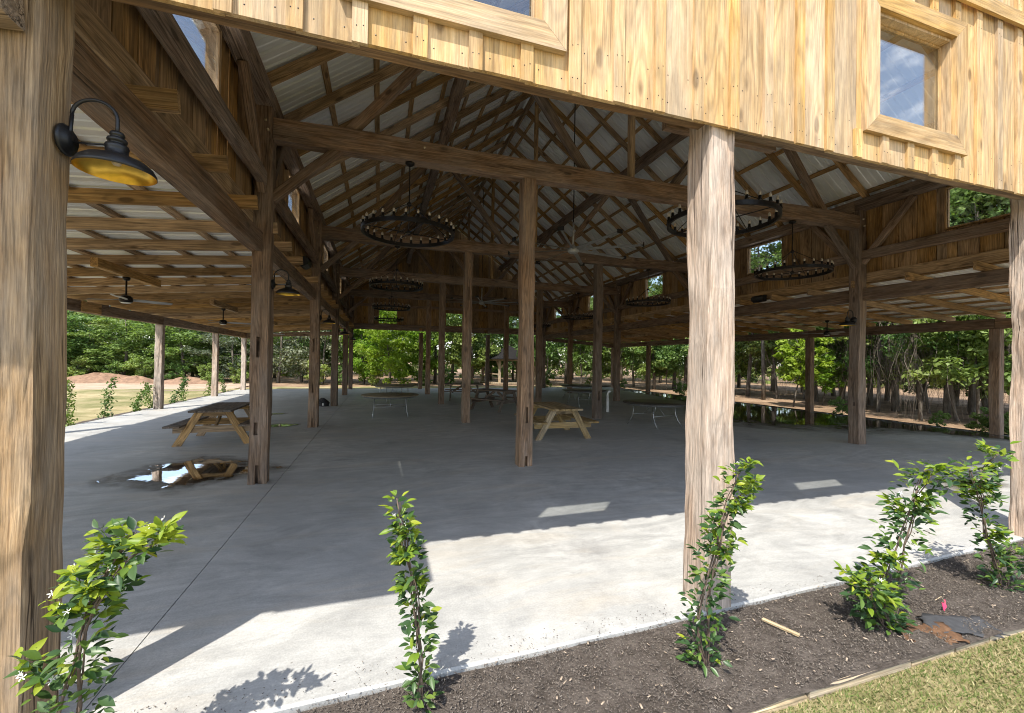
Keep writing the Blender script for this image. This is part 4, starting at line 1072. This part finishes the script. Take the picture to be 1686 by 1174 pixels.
# young vines along the far-left bed
for i, (x, y, dx, hh) in enumerate([(-6.78, 12.1, .1, 1.05), (-6.8, 13.5, .25, 1.05), (-6.8, 15.0, .3, .75), (-6.8, 15.9, -.2, .8), (-6.8, 17.4, .35, .85), (-6.82, 18.2, -.05, 1.05), (-6.8, 20.4, .1, .9), (-6.8, 22.2, -.1, .85)]):
    t = thing('climbing_vine', ['young vine in the left side bed, nearest the lamp post', 'second young vine in the left side bed', 'low vine just before the brown outer post', 'low vine just behind the brown outer post',
              'leaning vine midway between the left outer posts', 'upright vine midway between the left outer posts', 'vine just behind the second left outer post', 'farthest young vine in the left side bed'][i], 'vine', (x, y, -.05), 0, 'young vines in the left side bed')
    rn = np.random.default_rng(i+50); n = 260
    u = rn.random(n); c = np.stack([dx*u**1.5, .1*np.sin(u*5+i), hh*u+.02], 1)+rn.normal(0, 1, (n, 3))*np.array([.06, .06, .03])*(1.2-.5*u)[:, None]
    d = rn.normal(0, 1, (n, 3)); d /= np.linalg.norm(d, axis=1)[:, None]; s = np.cross(d, rn.normal(0, 1, (n, 3))); s /= np.linalg.norm(s, axis=1)[:, None]
    V = np.stack([c-d*.04, c+s*.02, c+d*.04, c-s*.02], 1).reshape(-1, 3)
    link('leaves', mesh_np('leaves', V, np.arange(n*4).reshape(n, 4), 'vine_mid'), t)
    tube('stem', [(0, 0, 0), (dx*.2, .03, hh*.4), (dx*.6, .05, hh*.7), (dx, .1, hh)], .009, 'pipe', t, 6, None, .003)

# ------------------------------------------------------------------ trees
def bark():
    b = NB('tree_bark'); n = b.noise(b.coord('Object', (6, 6, 1.2), 5.0), 1.5, 6, 0.65)
    col = b.ramp(n, [(0.3, (.05, .042, .034)), (0.5, (.13, .112, .092)), (0.7, (.26, .235, .20))])
    return b.done(b.bsdf(col, 0.95, 0, b.bump(n, 0.8, 0.04), 0.1))
M['bark'] = bark()
def leaf_cloud(rn, centers, radii, per, size, flat=0.6):
    n = len(centers)*per
    idx = np.repeat(np.arange(len(centers)), per)
    dirv = rn.normal(0, 1, (n, 3)); dirv /= np.linalg.norm(dirv, axis=1)[:, None]
    rr = radii[idx]*rn.random(n)**0.45
    c = centers[idx]+dirv*rr[:, None]*np.array([1, 1, flat])
    nrm = dirv*0.55+rn.normal(0, .55, (n, 3))+np.array([0, 0, .55]); nrm /= np.linalg.norm(nrm, axis=1)[:, None]
    t = np.cross(nrm, rn.normal(0, 1, (n, 3))); t /= np.linalg.norm(t, axis=1)[:, None]; b = np.cross(nrm, t)
    s = size*rn.uniform(.6, 1.3, n); t *= s[:, None]; b *= (s*rn.uniform(.5, .75, n))[:, None]
    V = np.stack([c-t, c-b*.9+nrm*(s*.12)[:, None], c+t, c+b*.9+nrm*(s*.12)[:, None]], 1).reshape(-1, 3)
    return V, np.arange(n*4).reshape(n, 4)
def tree_proto(seed, H, crown_lo, spread, ncl, per, leaf, mat, trunk_r=.12, lean=0.0, vines=0, bare=False):
    rn = np.random.default_rng(seed); r_ = random.Random(seed)
    lx, ly = lean*math.cos(seed), lean*math.sin(seed)
    def axis(z): k = z/H; return np.array([lx*k*H+.12*math.sin(k*5+seed), ly*k*H+.12*math.cos(k*4+seed), z])
    parts = [tubev([tuple(axis(z)) for z in np.linspace(-.25, H*.93, 9)], trunk_r, 8, trunk_r*.18)]
    cen, rad = [], []
    nb = 13
    for k in range(nb):
        z0 = crown_lo*0.85+(H*.9-crown_lo*.85)*(k+.3)/nb; a = k*2.4+seed; p = axis(z0)
        prof = math.sin(math.pi*min(1, max(.12, (z0-crown_lo*.7)/(H-crown_lo*.7)))**0.8)
        l = spread*(.45+.6*prof)*r_.uniform(.75, 1.1)
        e = p+np.array([math.cos(a)*l, math.sin(a)*l, l*r_.uniform(.15, .6)]); m = (p+e)/2+np.array([0, 0, -.06*l])
        parts.append(tubev([tuple(p), tuple(m), tuple(e)], trunk_r*.38*(1-z0/H*.5), 5, .012))
        for q in range(max(1, ncl//nb)):
            f_ = r_.uniform(.35, 1.08); c = p+(e-p)*f_+rn.normal(0, .16*spread, 3)*np.array([1, 1, .8])
            cen.append(c); rad.append(r_.uniform(.16, .36)*spread)
    cen.append(axis(H)); rad.append(.3*spread)
    V, F = leaf_cloud(rn, np.array(cen), np.array(rad), per, leaf)
    crown = mesh_np('crown', V, F, mat)
    tv, tf = join(*parts); trunk = mesh('trunk', tv, tf, 'bark', True)
    vm = None
    if vines:
        vp = []
        for k in range(vines):
            z = r_.uniform(H*.35, H*.75); a = r_.uniform(0, 6.28); l = r_.uniform(.1, 1.0)*spread*.8; p = axis(z)+np.array([math.cos(a)*l, math.sin(a)*l, 0])
            dr = r_.uniform(1.0, 3.0); n = 9; pts = []; w1 = r_.uniform(0, 6.28); am = r_.uniform(.03, .16); dx_ = r_.uniform(-.35, .35); dy_ = r_.uniform(-.35, .35)
            for i in range(n): u_ = i/(n-1); pts.append((p[0]+am*math.sin(w1+u_*7)+dx_*u_*u_, p[1]+am*math.cos(w1*2+u_*6)+dy_*u_*u_, p[2]-dr*u_))
            vp.append(tubev(pts, r_.uniform(.003, .008), 3, .002))
        vv, vf = join(*vp); vm = mesh('dry_vines', vv, vf, 'strands')
    return trunk, crown, vm
PROTO = {
 'full1': tree_proto(1, 8.0, 0.9, 2.1, 130, 75, .105, 'leaf_mid', .13),
 'full2': tree_proto(2, 7.2, 0.6, 2.3, 130, 75, .105, 'leaf_dark', .12),
 'grey': tree_proto(3, 6.2, 0.5, 2.0, 120, 70, .085, 'leaf_grey', .10),
 'tall1': tree_proto(4, 12.5, 4.2, 2.5, 130, 75, .115, 'leaf_mid', .16, .03, 60),
 'tall2': tree_proto(5, 11.5, 3.2, 2.3, 117, 75, .11, 'leaf_dark', .14, .05, 90),
 'tall3': tree_proto(6, 13.0, 5.2, 2.6, 130, 70, .115, 'leaf_mid', .12, .06, 40),
 'bright': tree_proto(7, 5.6, 0.7, 1.75, 117, 75, .095, 'leaf_bright', .08),
 'sap': tree_proto(8, 3.1, 1.0, .95, 52, 55, .085, 'leaf_bright', .035),
 'shrub': tree_proto(9, 1.5, .1, .75, 39, 70, .06, 'leaf_mid', .03),
 'under': tree_proto(10, 4.6, 1.6, 1.7, 78, 65, .09, 'leaf_mid', .06, .08, 25),
 'snag': tree_proto(11, 5.6, 2.6, 1.25, 39, 34, .075, 'leaf_mid', .065, .13, 110),
}
def tree(kind, x, y, sc, label, group, name='tree', cat='tree', sz=None):
    rz = random.uniform(0, 6.28)
    t = thing(name, label, cat, (x, y, -0.14), rz, group)
    k = Matrix.Diagonal((sc, sc, (sz or sc)*random.uniform(.93, 1.07), 1))
    tr, cr_, vm = PROTO[kind]
    link('trunk', tr, t, k); link('crown', cr_, t, k)
    if vm: link('dry_vines', vm, t, k)
    return t
ORD = ['first', 'second', 'third', 'fourth', 'fifth', 'sixth', 'seventh', 'eighth', 'ninth', 'tenth', 'eleventh', 'twelfth', 'thirteenth', 'fourteenth', 'fifteenth', 'sixteenth', 'seventeenth', 'eighteenth', 'nineteenth', 'twentieth']
def row(items, fmt, group, name='tree', cat='tree', skip=0, low=1.0):
    """plant one row, left to right; fmt takes the ordinal of the tree in that row"""
    k = 0
    for (px, dep, kind, sc) in sorted(items):
        x, y = at(px, dep)
        if px < skip: lab = fmt % 'leftmost, hidden behind the lamp post'
        else: lab = fmt % ORD[k]; k += 1
        tree(kind, x, y, sc, lab, group, name, cat, sc*(low if px < 440 else 1.0))
def back(items, label, group, low=1.0):
    for (px, dep, kind, sc) in items:
        x, y = at(px, dep); tree(kind, x, y, sc, label, group, sz=sc*low)
row([(95, 27, 'full1', 1.0), (150, 30, 'full2', 1.1), (205, 28, 'full1', .95), (250, 31, 'full2', 1.05), (300, 28.5, 'full1', 1.0), (345, 31, 'full2', 1.0), (385, 29, 'grey', 1.1), (425, 32, 'full1', 1.0), (460, 29, 'grey', 1.15), (500, 31, 'full2', .95), (535, 29, 'grey', .95), (570, 31, 'full2', 1.0)],
    '%s tree from the left along the wood edge beyond the left lawn', 'trees along the left wood edge', low=0.60)
back([(40, 29, 'full2', 1.05), (-20, 30, 'full1', 1.1), (-90, 30, 'full2', 1.1), (180, 34, 'full1', 1.1), (320, 35, 'full2', 1.1), (450, 36, 'full1', 1.1)], 'tree deeper in the wood behind the left lawn', 'deeper trees behind the left lawn', 0.62)
row([(130, 26.5, 'shrub', 1.0), (185, 27, 'shrub', .8), (235, 26.8, 'shrub', 1.1), (290, 27.3, 'shrub', .8), (400, 27.5, 'shrub', 1.0), (520, 27.5, 'shrub', .9), (345, 27, 'shrub', .8)],
    '%s low shrub from the left at the foot of the left wood', 'shrubs beyond the left lawn', 'shrub', 'shrub')
x, y = at(640, 27.0); tree('bright', x, y, 1.0, 'bright yellow-green tree seen through the far end above the pale table', 'bright trees beyond the far end')
x, y = at(598, 29); tree('bright', x, y, .95, 'bright yellow-green tree at the far end beside the left row of posts', 'bright trees beyond the far end')
x, y = at(690, 29.5); tree('bright', x, y, .85, 'bright yellow-green tree at the far end behind the central posts', 'bright trees beyond the far end')
row([(715, 31, 'full1', 1.0), (775, 32, 'full1', .95), (880, 34, 'full1', .9), (905, 31, 'under', 1.2), (930, 34, 'tall1', .75), (955, 30, 'under', 1.2), (985, 32, 'full1', .85), (1015, 29, 'under', 1.25), (1045, 31, 'tall3', .75), (1075, 28, 'full1', .85), (1110, 29, 'tall1', .8)],
    '%s tree right of the bright trees beyond the far end', 'trees beyond the far end')
back([(610, 34, 'full1', 1.1), (660, 35, 'full2', 1.1), (745, 35, 'tall1', .8), (810, 36, 'full2', 1.0), (845, 38, 'tall2', .8), (700, 41, 'full1', 1.3), (780, 42, 'full2', 1.3), (860, 43, 'full1', 1.3), (940, 42, 'full2', 1.3), (1020, 40, 'full1', 1.3), (1090, 38, 'full2', 1.2)], 'tree deeper in the wood beyond the far end', 'deeper trees beyond the far end')
def atx(px, X): return X/(math.sin(YAW)+math.cos(YAW)*(px-843)/FPX)
row([(px, atx(px, X), k, sc) for px, X, k, sc in [(1130, 19.5, 'tall2', .85), (1185, 21, 'tall1', .85), (1235, 19.6, 'tall2', .85), (1254, 18.3, 'tall3', .85), (1345, 20.5, 'tall1', .85), (1388, 19.2, 'tall3', .8), (1432, 21, 'tall2', .85), (1472, 19.5, 'tall1', .8), (1508, 21.5, 'tall3', .85), (1562, 19, 'tall2', .8), (1600, 21, 'tall1', .8), (1640, 19.2, 'tall3', .8), (1680, 20.5, 'tall2', .85)]],
    '%s tall tree from the left in the wood on the right', 'tall trees on the right')
back([(px, atx(px, X), k, sc) for px, X, k, sc in [(1750, 20, 'tall1', .9), (1830, 19.5, 'tall2', .9), (1920, 20, 'tall3', .9), (1160, 25, 'tall1', 1.0), (1220, 26, 'full2', 1.1), (1275, 25, 'tall2', 1.05), (1325, 27, 'full1', 1.1), (1375, 25.5, 'full2', 1.0), (1420, 26, 'full1', 1.1), (1465, 25, 'full2', 1.0), (1520, 26, 'full1', 1.1), (1575, 25, 'full2', 1.0), (1625, 26, 'full1', 1.1), (1670, 25, 'full2', 1.1), (1730, 25, 'full1', 1.1)]],
     'tree deeper in the wood on the right', 'deeper trees on the right')
row([(px, atx(px, X), k, sc) for px, X, k, sc in [(1195, 18.8, 'snag', 1.0), (1275, 19.6, 'snag', 1.0), (1410, 19.4, 'snag', 1.0), (1442, 18.4, 'snag', 1.05), (1518, 16.9, 'snag', .95), (1636, 18.2, 'snag', .9)]],
    '%s thin leaning tree from the left hung with dry grey vines', 'vine-hung trees on the right')
row([(px, atx(px, X), k, sc) for px, X, k, sc in [(1065, 17.0, 'under', .8), (1100, 18.0, 'under', .75), (1165, 18.0, 'under', .85), (1480, 19.5, 'under', .9), (1390, 20.5, 'under', .9), (1535, 20.0, 'under', .9), (1575, 18.2, 'under', .95), (1602, 17.2, 'under', .85), (1665, 18.0, 'under', .95), (1325, 21, 'under', .9), (1235, 21, 'under', .9)]],
    '%s small spreading tree from the left at the right wood edge', 'small spreading trees on the right')
x, y = at(1312, atx(1312, 16.6)); tree('sap', x, y, 1.0, 'bright green sapling between the right outer posts', 'saplings')
x, y = at(1355, atx(1355, 18.6)); tree('sap', x, y, .8, 'smaller bright green sapling behind the right outer post', 'saplings')
row([(px, atx(px, X), 'shrub', sc) for px, X, sc in [(970, 14.9, .4), (1025, 15.1, .4), (1120, 15.2, .5), (1385, 15.2, .4), (1545, 15.4, .3), (1612, 15.2, .35), (1645, 15.3, .45), (1668, 15.0, .4)]],
    '%s low green shrub from the left beside the right floor edge', 'shrubs on the right', 'shrub', 'shrub')
row([(700, 27.5, 'shrub', .7), (735, 28, 'shrub', .8), (770, 27.5, 'shrub', .6), (900, 27, 'shrub', .7), (560, 28, 'shrub', .8), (620, 27.6, 'shrub', .6)],
    '%s low green shrub from the left beyond the far floor edge', 'shrubs beyond the far end', 'shrub', 'shrub')
def far_wood():
    rn = np.random.default_rng(77); n = 2000
    px = rn.uniform(-1100, 2700, n); ang = np.arctan((px-843)/FPX)
    dep = rn.uniform(44, 58, n); c = np.zeros((n, 3))
    c[:, 0] = dep*np.sin(YAW+ang); c[:, 1] = dep*np.cos(YAW+ang); c[:, 2] = rn.random(n)**1.7*8.0+.3
    V, F = leaf_cloud(rn, c, rn.uniform(.8, 1.9, n), 45, .27)
    tag(link('far_wood', mesh_np('far_wood', V, F, 'leaf_dark')), 'dense dark wood closing the background behind the nearer trees', 'wood', None, 'stuff')
far_wood()
# dirt mounds beyond the lawn
def mound(label, px, dep, rx, ry, hh, seed):
    x, y = at(px, dep); rn = random.Random(seed); V, F = [], []; n, m = 22, 7
    ph = [rn.uniform(0, 6.28) for _ in range(5)]
    for i in range(m+1):
        r_ = i/m
        for j in range(n):
            a = 2*math.pi*j/n; k = 1+.15*math.sin(3*a+ph[0])+.1*math.sin(5*a+ph[1])
            V.append((rx*r_*k*math.cos(a), ry*r_*k*math.sin(a), hh*(1-r_**1.6)*(1+.25*math.sin(4*a+ph[2]+r_*5))+rn.uniform(-.03, .03)-.03))
    for i in range(m):
        for j in range(n): F.append((i*n+j, (i+1)*n+j, (i+1)*n+(j+1) % n, i*n+(j+1) % n))
    ob = link('dirt_mound', mesh('dirt_mound', V, F, 'brick', True), None, T(x, y, -.08)); tag(ob, label, 'mound', 'dirt mounds beyond the left lawn')
mound('long low dirt mound beyond the lawn, left of the brown outer post', 165, 26.2, 2.6, 1.2, .50, 1)
mound('smaller dirt mound just left of the brown outer post', 225, 26.0, 1.4, .9, .38, 2)
mound('low dirt mound between the left outer posts', 310, 26.4, 2.0, 1.0, .34, 3)

# ------------------------------------------------------------------ gazebo beyond the far end
gx, gy = at(838, 33.0)
t = thing('gazebo', 'small open wooden gazebo with dark hip roof beyond the far end', 'gazebo', (gx, gy, -.14), R(10))
v, f = boxv(-1.7, 1.7, -1.7, 1.7, 0, .12); link('deck', mesh('deck', v, f, 'edging'), t)
for sx in (-1, 1):
    for sy in (-1, 1):
        stick('post', (sx*1.55, sy*1.55, .12), (sx*1.55, sy*1.55, 1.75), .14, .14, 'edging', t)
        for dx, dy in ((-sx, 0), (0, -sy)):
            stick('knee_brace', (sx*1.55+dx*.06, sy*1.55+dy*.06, 1.2), (sx*1.55+dx*.5, sy*1.55+dy*.5, 1.72), .08, .08, 'edging', t)
for s in (-1, 1):
    stick('beam', (-1.7, s*1.55, 1.83), (1.7, s*1.55, 1.83), .12, .16, 'edging', t); stick('beam', (s*1.55, -1.47, 1.83), (s*1.55, 1.47, 1.83), .12, .16, 'edging', t)
    stick('railing', (s*1.55, -1.47, .75), (s*1.55, 1.47, .75), .06, .08, 'edging', t)
v = [(-2.0, -2.0, 1.86), (2.0, -2.0, 1.86), (2.0, 2.0, 1.86), (-2.0, 2.0, 1.86), (0, 0, 2.95), (-2.0, -2.0, 1.92), (2.0, -2.0, 1.92), (2.0, 2.0, 1.92), (-2.0, 2.0, 1.92)]
link('roof', mesh('roof', v, [(3, 2, 1, 0), (0, 1, 6, 5), (1, 2, 7, 6), (2, 3, 8, 7), (3, 0, 5, 8), (5, 6, 4), (6, 7, 4), (7, 8, 4), (8, 5, 4)], 'shingle'), t)
